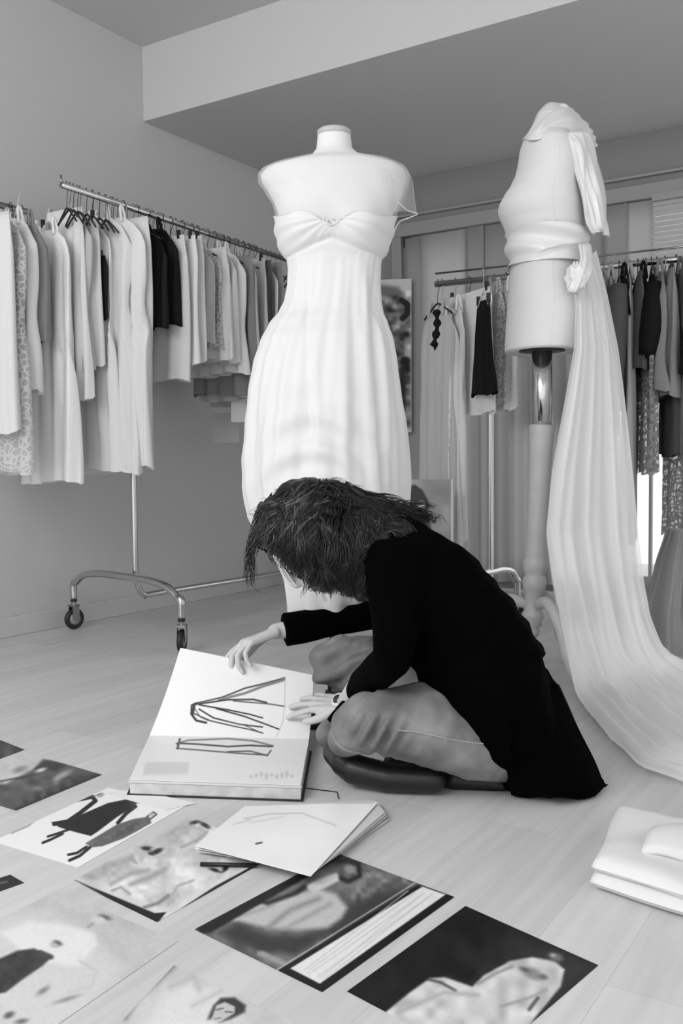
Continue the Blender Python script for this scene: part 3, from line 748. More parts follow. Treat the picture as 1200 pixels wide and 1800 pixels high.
floor_print('photo_print', 'black torn-edged photograph of a figure in a white gown at lower right', [(610, 1743), (818, 1593), (1051, 1697), (850, 1870)],
 [('n', [(780, 1600), (1050, 1700), (950, 1800), (800, 1700)], .05, 20, 24), ('p', [(900, 1640), (1050, 1698), (960, 1790), (900, 1760)], .17, 30),
  ('p', [(665, 1790), (720, 1745), (755, 1720), (780, 1718), (830, 1735), (850, 1715), (895, 1690), (935, 1683), (975, 1690), (992, 1705), (985, 1735), (940, 1790), (900, 1860), (700, 1860)], .78, 4),
  ('n', [(665, 1790), (755, 1720), (935, 1683), (992, 1705), (900, 1860), (700, 1860)], .10, 4, 18), ('l', [(752, 1722), (775, 1728), (800, 1742)], .25, 4, 2), ('e', (935, 1712, 22, 9, .4), .55, 6), ('e', (922, 1705, 8, 3, .4), .35, 4), ('e', (955, 1718, 7, 4, .2), .42, 4), ('l', [(840, 1730), (870, 1712), (900, 1700)], .55, 5, 2), ('l', [(880, 1770), (930, 1755), (960, 1740)], .6, 5, 2), ('l', [(930, 1775), (945, 1755)], .3, 4, 3),
  ('e', (976, 1683, 13, 8, .3), .42, 5), ('e', (972, 1680, 5, 3, .3), .65, 3), ('l', [(700, 1780), (780, 1745), (840, 1750)], .66, 8, 3)], .06, (150, 150))
floor_print('photo_print', 'pale washed-out print of a bride in a white veil at lower left', [(-150, 1700), (98, 1565), (312, 1655), (60, 1830)],
 [('p', [(-150, 1700), (30, 1600), (130, 1625), (220, 1700), (150, 1790), (60, 1830)], .80, 30), ('p', [(50, 1620), (110, 1625), (165, 1640), (172, 1660), (140, 1700), (60, 1690), (0, 1640)], .87, 8),
  ('e', (172, 1618, 12, 7, .1), .80, 4), ('e', (185, 1613, 10, 4, .3), .40, 4), ('e', (178, 1617, 6, 4, .1), .8, 3), ('l', [(155, 1630), (163, 1624)], .6, 4, 2),
  ('p', [(-10, 1690), (30, 1672), (60, 1668), (92, 1682), (75, 1698), (40, 1722), (10, 1745), (-10, 1748)], .20, 4), ('l', [(72, 1675), (90, 1683)], .25, 4, 4), ('e', (97, 1661, 9, 6, .1), .70, 4), ('e', (102, 1658, 7, 3.5, .4), .35, 4), ('e', (97, 1662, 4, 3, 0), .72, 3), ('n', [(-10, 1690), (60, 1668), (92, 1682), (0, 1748)], .05, 3, 8),
  ('e', (76, 1742, 10, 4, -.6), .48, 6), ('e', (118, 1757, 18, 3, -.3), .52, 5), ('l', [(140, 1690), (170, 1708), (160, 1735), (120, 1745)], .74, 6, 1.5), ('e', (16, 1785, 9, 5, -.4), .35, 5), ('e', (38, 1796, 10, 4, -.2), .4, 5)], .74, (150, 150))
floor_print('photo_print', 'print of a dark-haired person with a pale background at bottom centre', [(210, 1800), (306, 1697), (520, 1800), (380, 1930)],
 [('l', [(305, 1699), (280, 1722), (245, 1752), (220, 1790)], .45, 10, 3), ('p', [(290, 1745), (330, 1722), (400, 1740), (400, 1800), (300, 1860), (250, 1800)], .84, 22), ('l', [(300, 1735), (340, 1718), (350, 1740)], .68, 12, 3), ('l', [(340, 1768), (390, 1742)], .70, 10, 2),
  ('p', [(375, 1768), (388, 1755), (412, 1754), (432, 1768), (430, 1780), (405, 1792), (380, 1800), (362, 1798)], .22, 5), ('p', [(372, 1790), (380, 1768), (395, 1762), (413, 1770), (412, 1782), (390, 1796), (372, 1806)], .74, 3), ('l', [(380, 1776), (392, 1773)], .3, 2, 1), ('l', [(396, 1779), (408, 1780)], .3, 2, 1), ('l', [(376, 1792), (388, 1790)], .45, 2, .8), ('p', [(300, 1800), (372, 1792), (420, 1830), (300, 1860)], .85, 6)], .76, (140, 140))
floor_print('photo_print', 'small dark print corner at the left edge below the fashion sketch', [(-40, 1556), (18, 1538), (42, 1552), (-20, 1574)], [('l', [(-10, 1556), (12, 1550)], .4, 3, 1.5)], .12, (30, 30))
floor_print('paper_sheet', 'thin white sheet sticking out from under the left corner of the book', [(180, 1394), (236, 1388), (345, 1412), (290, 1424)], [], .90, (10, 10), z=.0016)

# ------------------------------------------------------------------ the big drawing book
TB = .034
c0 = on_z(228, 1371, TB); c1 = on_z(528, 1381, TB); c2 = on_z(543, 1300, TB); c3 = on_z(263, 1293, TB)
ph_ = ((c2-c1).length+(c3-c0).length)/2
print('BOOK', c0, c1, c2, c3, 'w', (c1-c0).length, 'h', (c2-c1).length, (c3-c0).length)
book = empty('drawing_book', ((c0+c1+c2+c3)/4).xy.to_3d(), 'thick drawing book lying open, its upper page lifted by a hand', 'book')
ex = (c1-c0).normalized(); ey = UP.cross(ex)
def flat(p, z): return Vector((p.x, p.y, z))
def prism(cs, z0, z1, nm, m, parent, bev=None):
    v = [flat(p, z0) for p in cs]+[flat(p, z1) for p in cs]; n = len(cs)
    o = obj(nm, v, [tuple(range(n-1, -1, -1)), tuple(range(n, 2*n))]+[(i, (i+1) % n, n+(i+1) % n, n+i) for i in range(n)], m, parent, False)
    return o
prism([c0-ex*.006-ey*.004, c1+ex*.006-ey*.004, c2+ex*.006+ey*.006, c3-ex*.006+ey*.006], .0, .004, 'back_cover', M['dark'], book)
prism([c0, c1, c2, c3], .004, TB-.007, 'page_block', M['pagee'], book)
prism([c0-ex*.003, c1+ex*.002, c2, c3], TB-.006, TB-.001, 'page_block', M['paperg'], book)
LINE = .22
low_sh = [('l', [(310, 1308), (330, 1302), (400, 1299), (445, 1303), (480, 1312)], .45, 2, 1.4), ('l', [(313, 1316), (312, 1307), (350, 1309), (400, 1313), (440, 1311), (478, 1313)], LINE, 1.6, 1.5), ('l', [(310, 1316), (360, 1320), (420, 1325), (470, 1328), (476, 1320)], .35, 1.6, 1.3), ('l', [(316, 1300), (312, 1316)], LINE, 1.6, 2), ('l', [(400, 1322), (440, 1321), (470, 1329)], .3, 1.6, 1.2),
          ('p', [(258, 1340), (333, 1340), (330, 1362), (250, 1364)], .86, 6)] + [('e', (441+9*k, 1366-(k*7 % 5), 3, 3+(k*5 % 4), 0), .82, 3) for k in range(9)] + [('l', [(252+1, 1343+3*k), (330, 1343+3*k)], .80, 1.5, .5) for k in range(6)]
painted('page', [c0-ex*.001, c1, c2, c3], low_sh, .93, None, (260, 110), thick=.001, parent=book)
def along(px, py, base, L, farther=True):      # point on the ray at distance L from base
    r = ray(px, py).normalized(); oc = CO-base; b = r.dot(oc); c = oc.dot(oc)-L*L; D = b*b-c
    t = -b+(math.sqrt(D) if farther else -math.sqrt(D)) if D > 0 else -b
    return CO+r*t
e1 = at(551, 1187, 2.52); e0 = at(317, 1139, 2.53)
print('PAGE', e0, e1, (e1-c2).length, (e0-c3).length)
up_sh = [('l', [(345, 1229), (390, 1218), (430, 1203), (465, 1196), (500, 1189)], .30, 2, 1.3), ('l', [(385, 1222), (430, 1211), (462, 1200), (500, 1191)], .5, 3, 2), ('l', [(345, 1231), (400, 1222), (445, 1221), (468, 1226)], .25, 1.6, 1.5), ('l', [(410, 1224), (470, 1228), (500, 1232)], .35, 1.6, 1.1),
         ('l', [(342, 1231), (338, 1252), (345, 1262), (362, 1266)], LINE, 1.6, 2.2), ('l', [(345, 1229), (337, 1233), (336, 1250)], LINE, 1.6, 1.8), ('l', [(350, 1232), (400, 1240), (440, 1248), (461, 1254)], LINE, 1.6, 1.4), ('l', [(380, 1238), (430, 1252), (470, 1268), (490, 1277)], LINE, 1.6, 1.5),
         ('l', [(350, 1240), (375, 1256), (420, 1268), (461, 1273)], LINE, 1.6, 1.5), ('l', [(340, 1248), (370, 1262), (410, 1272), (440, 1279), (461, 1286)], .3, 1.6, 1.4), ('l', [(395, 1262), (430, 1270), (462, 1287)], .4, 1.6, 1.1),
         ('l', [(501, 1190), (500, 1232), (497, 1262), (485, 1296)], .78, 1.6, .8), ('l', [(343, 1240), (352, 1255), (366, 1262)], .4, 1.6, 1)]
pg = painted('page', [c3+UP*.0006, c2+UP*.0006, e1, e0], up_sh, .93, None, (260, 170), thick=.0008, parent=book, curl=lambda U, V: -.016*np.sin(PI*V)*(0.6+.4*U))
# loose paper stack in a folder
st = empty('paper_stack', on_z(510, 1475, 0), 'loose stack of white papers lying over the prints in front of the book', 'paper stack')
def pstack(poly, z, k, m, nm='sheet_of_paper', th=.0012, curl=.0):
    P = [on_z(x, y, z) for x, y in poly]
    cen = sum(P, Vector())/len(P); n = len(P)
    v = []
    for s_, zz in ((1, 0), (1, th)):
        for q in P: v.append(Vector((q.x, q.y, z+zz)))
    obj(nm, v, [tuple(range(n-1, -1, -1)), tuple(range(n, 2*n))]+[(i, (i+1) % n, n+(i+1) % n, n+i) for i in range(n)], m, st, False)
pstack([(352, 1486), (455, 1420), (672, 1418), (684, 1442), (556, 1530), (470, 1520)], .002, 0, M['pagee'])
pstack([(345, 1497), (440, 1424), (668, 1414), (680, 1436), (560, 1528), (440, 1512)], .007, 1, M['paperg'])
pstack([(343, 1492), (436, 1420), (660, 1409), (678, 1432), (552, 1534), (430, 1508)], .012, 2, M['paper'])
pstack([(346, 1488), (432, 1419), (655, 1407), (676, 1428), (548, 1538), (440, 1510)], .017, 3, M['paperg'])
tp = [on_z(x, y, .021) for x, y in [(343, 1484), (430, 1416), (662, 1410), (545, 1541)]]
painted('top_sheet', [on_z(343, 1487, .021), on_z(430, 1418, .021), on_z(664, 1411, .021), on_z(546, 1541, .021)],
 [('l', [(430, 1440), (470, 1432), (530, 1430), (590, 1452)], .78, 3, 1.2), ('l', [(440, 1447), (500, 1436)], .83, 3, 1), ('l', [(410, 1450), (440, 1442)], .80, 3, 1), ('l', [(450, 1484), (460, 1482)], .3, 2, 1.6), ('l', [(500, 1412), (655, 1413)], .7, 2, .6), ('n', [(343, 1484), (430, 1416), (662, 1410), (545, 1541)], .02, 3, 40)], .93, None, (140, 140), thick=.001, parent=st)
pc = MB().tube([on_z(352, 1519, .006), on_z(450, 1521, .006)], .0038, 6).build('pencil', M['ink'], None); tag(pc, 'black pencil half under the paper stack', 'pencil')
ln = MB().tube([on_z(528, 1384, .002), on_z(592, 1392, .002), on_z(595, 1404, .002)], .0012, 5).build('elastic_cord', M['dark'], None); tag(ln, 'thin dark cord lying on the floor right of the book', 'cord')

# ------------------------------------------------------------------ folded cloth at right edge
def folded_cloth():
    e = empty('folded_cloth', on_z(1150, 1540, 0), 'thick folded white cloth on the floor at the right edge', 'cloth')
    P = [on_z(x, y, 0) for x, y in [(1038, 1566), (1082, 1462), (1330, 1500), (1290, 1650)]]
    for L_, (z0, hh) in enumerate(((.001, .030), (.026, .030))):
        N = 36; vv = []
        c_ = (P[0]+P[1]+P[2]+P[3])/4
        for s_ in (0, 1):
            for i in range(N+1):
                for j in range(N+1):
                    u, v_ = i/N, j/N
                    q = P[0]*(1-u)*(1-v_)+P[3]*u*(1-v_)+P[2]*u*v_+P[1]*(1-u)*v_
                    ed = min(u, 1-u, v_, 1-v_)
                    rnd = math.sqrt(max(0, 1-(1-min(1, ed/.12))**2))
                    nz_ = noise.noise(Vector((q.x*5, q.y*5, 3.1)))*.010+noise.noise(Vector((q.x*14, q.y*14, L_)))*.003
                    zz = z0+hh/2+(1 if s_ else -1)*hh/2*rnd+nz_*(.3+L_)*rnd
                    q = q+(q-c_).normalized()*(.008*noise.noise(Vector((q.x*7+L_, q.y*7, 2)))-.004*L_)
                    vv.append(Vector((q.x, q.y, max(.001, zz))))
        K = (N+1)**2
        f = [(i*(N+1)+j, i*(N+1)+j+1, (i+1)*(N+1)+j+1, (i+1)*(N+1)+j) for i in range(N) for j in range(N)]
        f2 = [tuple(K+a for a in q[::-1]) for q in f]
        obj('fold_layer', vv, f+f2, M['w1'], e)
    P2 = [on_z(x, y, .058) for x, y in [(1128, 1500), (1156, 1458), (1330, 1450), (1300, 1520)]]
    g = [[P2[0]*(1-u)*(1-v_)+P2[3]*u*(1-v_)+P2[2]*u*v_+P2[1]*(1-u)*v_+UP*(.014*math.sin(PI*v_)+.004*math.sin(9*u)) for u in [i/12 for i in range(13)]] for v_ in [j/8 for j in range(9)]]
    sheet('top_fold', g, M['w1'], e, thick=.012)
folded_cloth()

# ------------------------------------------------------------------ dress form in the wedding dress
D1 = 2.66
def ppm(d): return FPX/d
def loft(rows, d, cx_depth, m, name, parent, ratio=.6, n=96, sub=60, disp=None, ytop=None, ybot=None, cap=True, grow=0.0):
    """rows: (pixel y, left px, right px [, ratio]) at viewing depth d -> elliptical rings round a vertical axis"""
    rows = [tuple(r) if len(r) > 3 else tuple(r)+(ratio,) for r in rows]
    y0 = rows[0][0] if ytop is None else ytop; y1 = rows[-1][0] if ybot is None else ybot
    v = []
    for i in range(sub+1):
        y = y0+(y1-y0)*i/sub; xl, xr, ra = interp(rows, y)
        cpt = at((xl+xr)/2, y, d)
        a = (xr-xl)/2/ppm(d)+grow; b = a*ra
        for k in range(n):
            an = 2*PI*k/n
            p = cpt+RT*(a*math.cos(an))-FW*(b*math.sin(an))
            if disp:
                nrm = (RT*(math.cos(an)/a)-FW*(math.sin(an)/b)).normalized()
                p = p+nrm*disp(an, y, p)
            v.append(p)
    f = [(i*n+k, i*n+(k+1) % n, (i+1)*n+(k+1) % n, (i+1)*n+k) for i in range(sub) for k in range(n)]
    if cap: f.append(tuple(range(n-1, -1, -1))); f.append(tuple(sub*n+k for k in range(n)))
    return obj(name, v, f, m, parent)
base1 = at(582, 900, D1); base1 = Vector((base1.x, base1.y, 0))
form1 = empty('dress_form', base1, 'linen dress form on a stand wearing the white empire-waist wedding dress', 'dress form')
sil = [(238, 558, 616, .95), (262, 556, 619, .95), (274, 547, 632, .85), (283, 530, 655, .72), (290, 492, 694, .6), (298, 466, 708, .55), (308, 458, 713, .5), (320, 460, 714, .5), (338, 472, 708, .53), (360, 484, 700, .60), (385, 493, 688, .68), (410, 497, 681, .70), (440, 503, 672, .68), (460, 508, 666, .66), (500, 512, 662, .64), (540, 500, 668, .66), (580, 488, 676, .66), (640, 480, 684, .68), (690, 480, 684, .68)]
def bust(an, y, p):
    px, py, _ = to_px(p); d = 0
    if math.sin(an) > 0:
        for bx in (532, 636): d += .030*math.exp(-((px-bx)/34)**2-((y-408)/34)**2)
    return d
loft(sil, D1, 0, M['form'], 'torso', form1, disp=bust, n=96, sub=90)
MB().lathe(Vector((0, 0, 0))+at(587, 238, D1), [(.046, -.002), (.048, .004), (.048, .011), (.043, .015), (.02, .017)], 36).build('neck_cap', M['formcap'], form1)
MB().tube([Vector((base1.x, base1.y, .03)), Vector((base1.x, base1.y, .95))], .016, 18).build('pole', M['chrome'], form1)
MB().lathe(Vector((base1.x, base1.y, 0)), [(.16, 0), (.165, .01), (.15, .02), (.03, .035), (.022, .07)], 40).build('base', M['dark'], form1)
dress1 = empty('wedding_dress', base1+UP*.2, 'white chiffon wedding dress with twisted bust and gathered skirt on the dress form', 'dress')
KX, KY = 581, 398
def bodice(an, y, p):
    px, py, _ = to_px(p); d = bust(an, y, p)+.006
    if math.sin(an) > -.1:
        dx, dy = px-KX, y-(KY+4); r = math.hypot(dx, dy*1.2)
        th_ = math.atan2(dy, abs(dx)+1e-6)
        ub_ = 428+.36*abs(dx)
        wr = 1/(1+math.exp((y-ub_)/4))
        d += .0022*math.sin(th_*19+.6*math.sin(dx*.05))*min(1, r/18)*wr
        d += .007*wr-.006*math.exp(-((y-ub_-4)/5)**2)
        d += .005*math.exp(-(dx/8)**2-((y-404)/16)**2)
    return d
# sweetheart neckline: top edge follows the bust
bt = loft(sil, D1, 0, M['chiffon'], 'bodice', dress1, disp=bodice, ytop=376, ybot=462, cap=False, n=180, sub=70)
me = bt.data; vv_ = [v.co.copy() for v in me.vertices]
bw = wl(bt)
for v in me.vertices:
    px, py, _ = to_px(v.co+bw)
    row = v.index//180; t = row/70
    if row < 24:
        lim = 380+16*math.exp(-((px-581)/20)**2)-10*math.exp(-((px-532)/26)**2)-10*math.exp(-((px-634)/26)**2)
        dy = max(0, lim-py)
        v.co.z -= dy/ppm(D1)
me.update()
yoke = loft(sil, D1, 0, M['sheer'], 'sheer_yoke', dress1, disp=lambda an, y, p: bust(an, y, p)+.009+.0015*math.sin(an*14+y*.1), ytop=288, ybot=400, cap=False, n=120, sub=40)
# skirt
sk = [(438, 500, 674, .70), (470, 505, 669, .70), (500, 504, 668, .70), (530, 499, 669, .72), (550, 490, 672, .74), (570, 474, 680, .76), (600, 459, 690, .8), (640, 446, 697, .84), (690, 436, 703, .86), (740, 431, 709, .88), (800, 428, 713, .9), (850, 430, 715, .9), (880, 434, 714, .9), (905, 440, 708, .88), (930, 452, 698, .85), (960, 470, 684, .8)]
def skirt_d(an, y, p):
    px, py, _ = to_px(p); t = min(1, max(0, (y-450)/300)); d = 0
    d += (.0010+.0065*t)*(.6*math.sin(an*9+.9*math.sin(y*.012)+1)+.5*math.sin(an*17+y*.006)+.30*math.sin(an*31-y*.01)+1.2*noise.noise(Vector((an*2.2, y*.006, 4))))
    if math.sin(an) > 0:
        dx = px-560; w_ = math.exp(-((y-800)/85)**2)*math.exp(-(dx/85)**2)
        ph = (y-.0055*dx*dx-.15*dx)/9.5
        d += .011*w_*math.sin(ph)
        d += .016*math.exp(-((y-850)/35)**2)*math.exp(-((px-585)/60)**2)
        d -= .018*math.exp(-((px-545)/9)**2)*math.exp(-((y-745)/55)**2)
        d += .010*math.exp(-((px-558)/12)**2)*math.exp(-((y-760)/60)**2)
        d -= .010*math.exp(-((px-(655+.05*(y-500)))/7)**2)*min(1, max(0, (y-480)/60))
        d += .008*math.exp(-((px-(640+.03*(y-500)))/7)**2)*min(1, max(0, (y-460)/60))
        d -= .006*math.exp(-((px-(540-.02*(y-500)))/5)**2)*math.exp(-((y-560)/100)**2)
        d -= .006*math.exp(-((px-592)/22)**2)*math.exp(-((y-480)/40)**2)
    return d
loft(sk, D1, 0, M['chiffon'], 'skirt', dress1, disp=skirt_d, cap=False, n=220, sub=170)
sk2 = [(600, 470, 680, .8), (850, 445, 695, .85), (960, 478, 670, .8), (1020, 500, 655, .8), (1075, 506, 640, .8), (1092, 512, 630, .7)]
loft(sk2, D1, 0, M['tulle2'], 'underskirt', dress1, disp=lambda an, y, p: .006*math.sin(an*9+y*.02), cap=False, n=120, sub=60)
# tulle cap sleeve standing off the shoulder on the right
def gridpx(rows, m, name, parent, thick=.0, wob=.0, cols=14, ns=4, seed=3):
    """rows: lists of (px, py, depth) across the cloth"""
    def res(pts, n):
        P = spline([Vector(q) for q in pts], 8) if len(pts) > 2 else [Vector(pts[0]).lerp(Vector(pts[1]), k/8) for k in range(9)]
        L = [0]
        for a, b in zip(P[:-1], P[1:]): L.append(L[-1]+(b-a).length)
        out = []
        for k in range(n+1):
            s_ = L[-1]*k/n; j = 0
            while j < len(L)-2 and L[j+1] < s_: j += 1
            out.append(P[j].lerp(P[j+1], (s_-L[j])/max(1e-9, L[j+1]-L[j])))
        return out
    A = [res(r, cols) for r in rows]
    colsP = [spline([A[i][j] for i in range(len(A))], ns) for j in range(cols+1)]
    g = []
    for i in range(len(colsP[0])):
        row = []
        for j in range(cols+1):
            q = colsP[j][i]; p = at(q.x, q.y, q.z)
            if wob:
                p = p+Vector((noise.noise(Vector((j*.33, i*.07, seed))), noise.noise(Vector((j*.33, i*.07, seed+9))), 0))*wob
            row.append(p)
        g.append(row)
    return sheet(name, g, m, parent, thick=thick)
gridpx([[(668, 296, D1-.09), (690, 288, D1-.02), (700, 292, D1+.07)], [(684, 318, D1-.10), (712, 300, D1-.02), (722, 312, D1+.07)], [(693, 350, D1-.09), (722, 335, D1-.01), (728, 345, D1+.06)], [(690, 372, D1-.06), (716, 372, D1), (735, 376, D1+.05)]], M['sheer'], 'tulle_sleeve', dress1, wob=.008, cols=20)
MB().tube(spline([at(*q) for q in [(700, 356, D1-.04), (716, 370, D1-.01), (733, 376, D1+.03), (718, 383, D1), (700, 392, D1), (688, 420, D1-.01), (678, 450, D1)]], 6), .0016, 6).build('sleeve_edge', M['satin'], dress1)

# ------------------------------------------------------------------ bare dress form seen from the side
D2 = 3.12
b2 = at(952, 1000, D2); b2 = Vector((b2.x, b2.y, 0))
form2 = empty('dress_form', b2, 'bare linen dress form in profile on a turned wooden tripod stand', 'dress form')
s2 = [(200, 944, 984, 1.0), (226, 942, 988, 1.05), (238, 930, 996, 1.35), (246, 920, 1002, 1.6), (262, 915, 1008, 1.75), (285, 912, 1014, 1.75), (305, 907, 1018, 1.6), (325, 898, 1021, 1.4), (343, 886, 1023, 1.25), (358, 878, 1025, 1.18), (368, 876, 1026, 1.16), (380, 879, 1026, 1.14), (395, 886, 1026, 1.12), (415, 893, 1025, 1.10), (440, 898, 1020, 1.08), (465, 898, 1014, 1.12), (490, 896, 1014, 1.2), (530, 893, 1018, 1.28), (575, 890, 1016, 1.32), (612, 888, 1010, 1.34), (618, 889, 1009, 1.34)]
loft(s2, D2, 0, M['form'], 'torso', form2, n=96, sub=120)
pt = at(949, 618, D2)
seam = MB(); P = [at(x, y, D2)-FW*(.5*(b-a)*r_/ppm(D2)*.99+.001) for (y, a, b, r_) in s2[5:] for x in [(a+b)/2]]
seam.tube(P, .0014, 5).build('side_seam', M['form'], form2)
zt2 = pt.z
MB().lathe(Vector((b2.x, b2.y, 0)), [(.075, zt2-.004), (.075, zt2+.004)], 30).build('base_disc', M['dark'], form2)
zc_ = at(952, 748, D2).z
MB().tube([Vector((b2.x, b2.y, zc_-.05)), Vector((b2.x, b2.y, zt2+.02))], .033, 28).build('steel_column', M['chrome'], form2)
Z = lambda y: at(950, y, D2).z
prof = [(y, r_) for y, r_ in [(1122, .010), (1116, .022), (1108, .026), (1102, .022), (1098, .031), (1090, .031), (1086, .036), (1078, .036), (1072, .028), (1062, .030), (1040, .030), (1036, .036), (1024, .040), (1014, .036), (1010, .031), (1004, .036), (998, .040), (985, .040), (978, .034), (972, .037), (966, .034), (900, .033), (830, .036), (760, .041), (752, .042), (748, .040)]]
pb0 = at(934, 1122, D2); pax = (Vector((b2.x, b2.y, Z(748)))-pb0).normalized()
MB().lathe(pb0, [(r_, (Z(y)-pb0.z)/pax.z) for y, r_ in prof], 40, pax).build('turned_post', M['wood'], form2)
for k, an in enumerate((YAW-PI*.39, YAW+PI*.28, YAW+PI*.95)):
    d = Vector((math.cos(an), math.sin(an), 0)); zz = Z(1062)
    bq = Vector((pb0.x, pb0.y, 0))+pax*.1-UP*pax.z*.1
    P = spline([bq+d*.02+UP*zz, bq+d*.09+UP*(zz+.015), bq+d*.16+UP*(zz-.05), bq+d*.20+UP*(zz-.13), bq+d*.25+UP*.05, bq+d*.31+UP*.018], 6)
    MB().tube(P, [.012, .015]+[.019]*(len(P)-6)+[.019, .018, .017, .016], 12).build('leg', M['wood'], form2)
# satin cloth thrown over the neck
cl = empty('satin_cloth', at(990, 240, D2), 'white satin cloth thrown over the neck of the bare dress form', 'cloth')
gridpx([[(918, 246, D2-.02), (935, 246, D2-.12), (965, 242, D2-.13), (985, 240, D2-.10)],
        [(928, 226, D2-.01), (945, 222, D2-.10), (975, 222, D2-.11), (1003, 240, D2-.09)],
        [(943, 202, D2), (960, 200, D2-.05), (990, 205, D2-.06), (1018, 250, D2-.10)],
        [(962, 182, D2+.03), (975, 186, D2), (1005, 200, D2), (1030, 262, D2-.08)],
        [(975, 181, D2+.08), (995, 186, D2+.08), (1028, 212, D2+.08), (1048, 255, D2+.02)]], M['satin'], 'neck_drape', cl, thick=.003, wob=.018, cols=26, ns=7)
gridpx([[(985, 238, D2-.10), (1004, 232, D2-.14), (1026, 232, D2-.10), (1045, 238, D2+.02)],
        [(1000, 262, D2-.13), (1016, 258, D2-.17), (1034, 262, D2-.12), (1050, 268, D2+.0)],
        [(1012, 310, D2-.14), (1028, 305, D2-.18), (1044, 305, D2-.13), (1056, 305, D2-.02)],
        [(1022, 355, D2-.13), (1036, 350, D2-.18), (1052, 350, D2-.14), (1065, 352, D2-.04)],
        [(1030, 392, D2-.11), (1045, 398, D2-.16), (1058, 392, D2-.14), (1070, 390, D2-.05)],
        [(1042, 416, D2-.10), (1046, 408, D2-.15), (1060, 408, D2-.13), (1073, 418, D2-.05)]], M['satin'], 'hanging_end', cl, thick=.003, wob=.022, cols=26, ns=7, seed=5)
gridpx([[(978, 184, D2+.06), (992, 182, D2+.04), (1001, 190, D2+.05)], [(985, 200, D2+.05), (1000, 198, D2+.02), (1010, 205, D2+.05)]], M['satin'], 'folded_corner', cl, thick=.003, wob=.004)
# satin sash
sash = empty('waist_ribbon', at(955, 440, D2), 'crossed white satin sash tied round the waist of the bare dress form', 'sash')
def sash_d(an, y, p):
    px, py, _ = to_px(p); x = px-900
    d = .009
    d += .009*math.sin((y-.20*x)/6.2)*(1 if y < 455-.3*(x-60) else 0)
    d += .009*math.sin((y+.32*x)/6.6+1)*(1 if y >= 455-.3*(x-60) else 0)
    d += .006*math.exp(-((y-(478-.35*x))/6)**2)
    return d
loft([(r_[0], r_[1]-1, r_[2]+1, r_[3]) for r_ in s2], D2, 0, M['satin'], 'waist_band', sash, disp=sash_d, ytop=410, ybot=470, cap=False, n=140, sub=60)
kn = MB()
kc = at(1012, 488, D2-.17)
vv = []
for i in range(17):
    for j in range(28):
        a, b = PI*i/16, 2*PI*j/28
        r_ = 1+.18*math.sin(5*b+2*a)+.1*math.sin(9*a)
        vv.append(kc+RT*(.030*r_*math.sin(a)*math.cos(b))+UP*(.042*r_*math.cos(a))-FW*(.03*r_*math.sin(a)*math.sin(b)))
kn.add(vv, [(i*28+j, i*28+(j+1) % 28, (i+1)*28+(j+1) % 28, (i+1)*28+j) for i in range(16) for j in range(28)])
kn.build('knot', M['satin'], sash)
gridpx([[(1016, 430, D2-.14), (1030, 428, D2-.12), (1040, 430, D2-.08)], [(1018, 455, D2-.18), (1030, 455, D2-.17), (1042, 455, D2-.12)], [(1008, 480, D2-.19), (1024, 478, D2-.2), (1040, 478, D2-.17)], [(995, 512, D2-.18), (1010, 514, D2-.2), (1022, 505, D2-.19)]], M['satin'], 'sash_end', sash, thick=.003, wob=.008, cols=14)
# tulle train from knot to the floor
def train_grid(rows, nj=90, seed=1, amp=.03, name='train_layer', m=None, parent=None):
    g = []
    n = 70
    for i in range(n+1):
        t = i/n*(len(rows)-1); k = min(int(t), len(rows)-2); f_ = t-k
        a, b = rows[k], rows[k+1]
        row = []
        for j in range(nj+1):
            u = j/nj
            xa = a[0]+(a[1]-a[0])*u; ya = a[2]+(a[3]-a[2])*u; da = a[4]+(a[5]-a[4])*u
            xb = b[0]+(b[1]-b[0])*u; yb = b[2]+(b[3]-b[2])*u; db = b[4]+(b[5]-b[4])*u
            P_ = at(xa+(xb-xa)*f_, ya+(yb-ya)*f_, da+(db-da)*f_)
            T = i/n
            fold = math.sin(u*23+seed*2+1.2*math.sin(T*4+seed))*.6+.5*math.sin(u*41+seed+T*3)+.7*noise.noise(Vector((u*5, T*6, seed)))
            A_ = amp*(.25+.75*min(1, T*1.6))
            s_ = min(1, max(0, (T-.60)/.18)); s_ = s_*s_*(3-2*s_)
            P_ = P_-FW*(fold*A_*(1-s_))+UP*(s_*(.02+abs(fold)*.022+.03*abs(noise.noise(Vector((u*6, T*14, seed+4))))))
            P_.z = max(P_.z, .006+.004*seed)
            row.append(P_)
        g.append(row)
    return sheet(name, g, m, parent)
train = empty('tulle_train', on_z(1080, 1290, 0), 'long white tulle train falling from the sash and spreading over the floor', 'train')
tr_rows = [(1006, 1048, 476, 440, D2-.16, D2-.04), (1010, 1068, 540, 520, D2-.16, D2-.04), (1008, 1086, 610, 610, D2-.17, D2), (992, 1097, 700, 700, D2-.18, D2), (968, 1112, 830, 830, D2-.2, D2), (957, 1122, 930, 930, D2-.22, D2),
           (968, 1132, 1010, 1020, D2-.26, D2-.02), (985, 1142, 1100, 1080, 2.93, D2-.08), (998, 1165, 1170, 1140, 2.86, D2-.12), (1012, 1200, 1240, 1185, 2.74, 3.0), (1056, 1262, 1300, 1225, 2.43, 2.85), (1120, 1340, 1362, 1262, 2.15, 2.6), (1205, 1430, 1394, 1300, 2.03, 2.42)]
train_grid(tr_rows, seed=1, amp=.028, m=M['tulle'], parent=train)
tr2 = [(a+7, b-10, c+6, d_, e+.05, f_+.03) for a, b, c, d_, e, f_ in tr_rows]
train_grid(tr2, seed=2, amp=.022, m=M['tulle'], parent=train, name='train_layer')
tr3 = [(a+4, b-22 if i < 8 else b-30, c+12, d_+8, e+.09, f_+.0) for i, (a, b, c, d_, e, f_) in enumerate(tr_rows)]
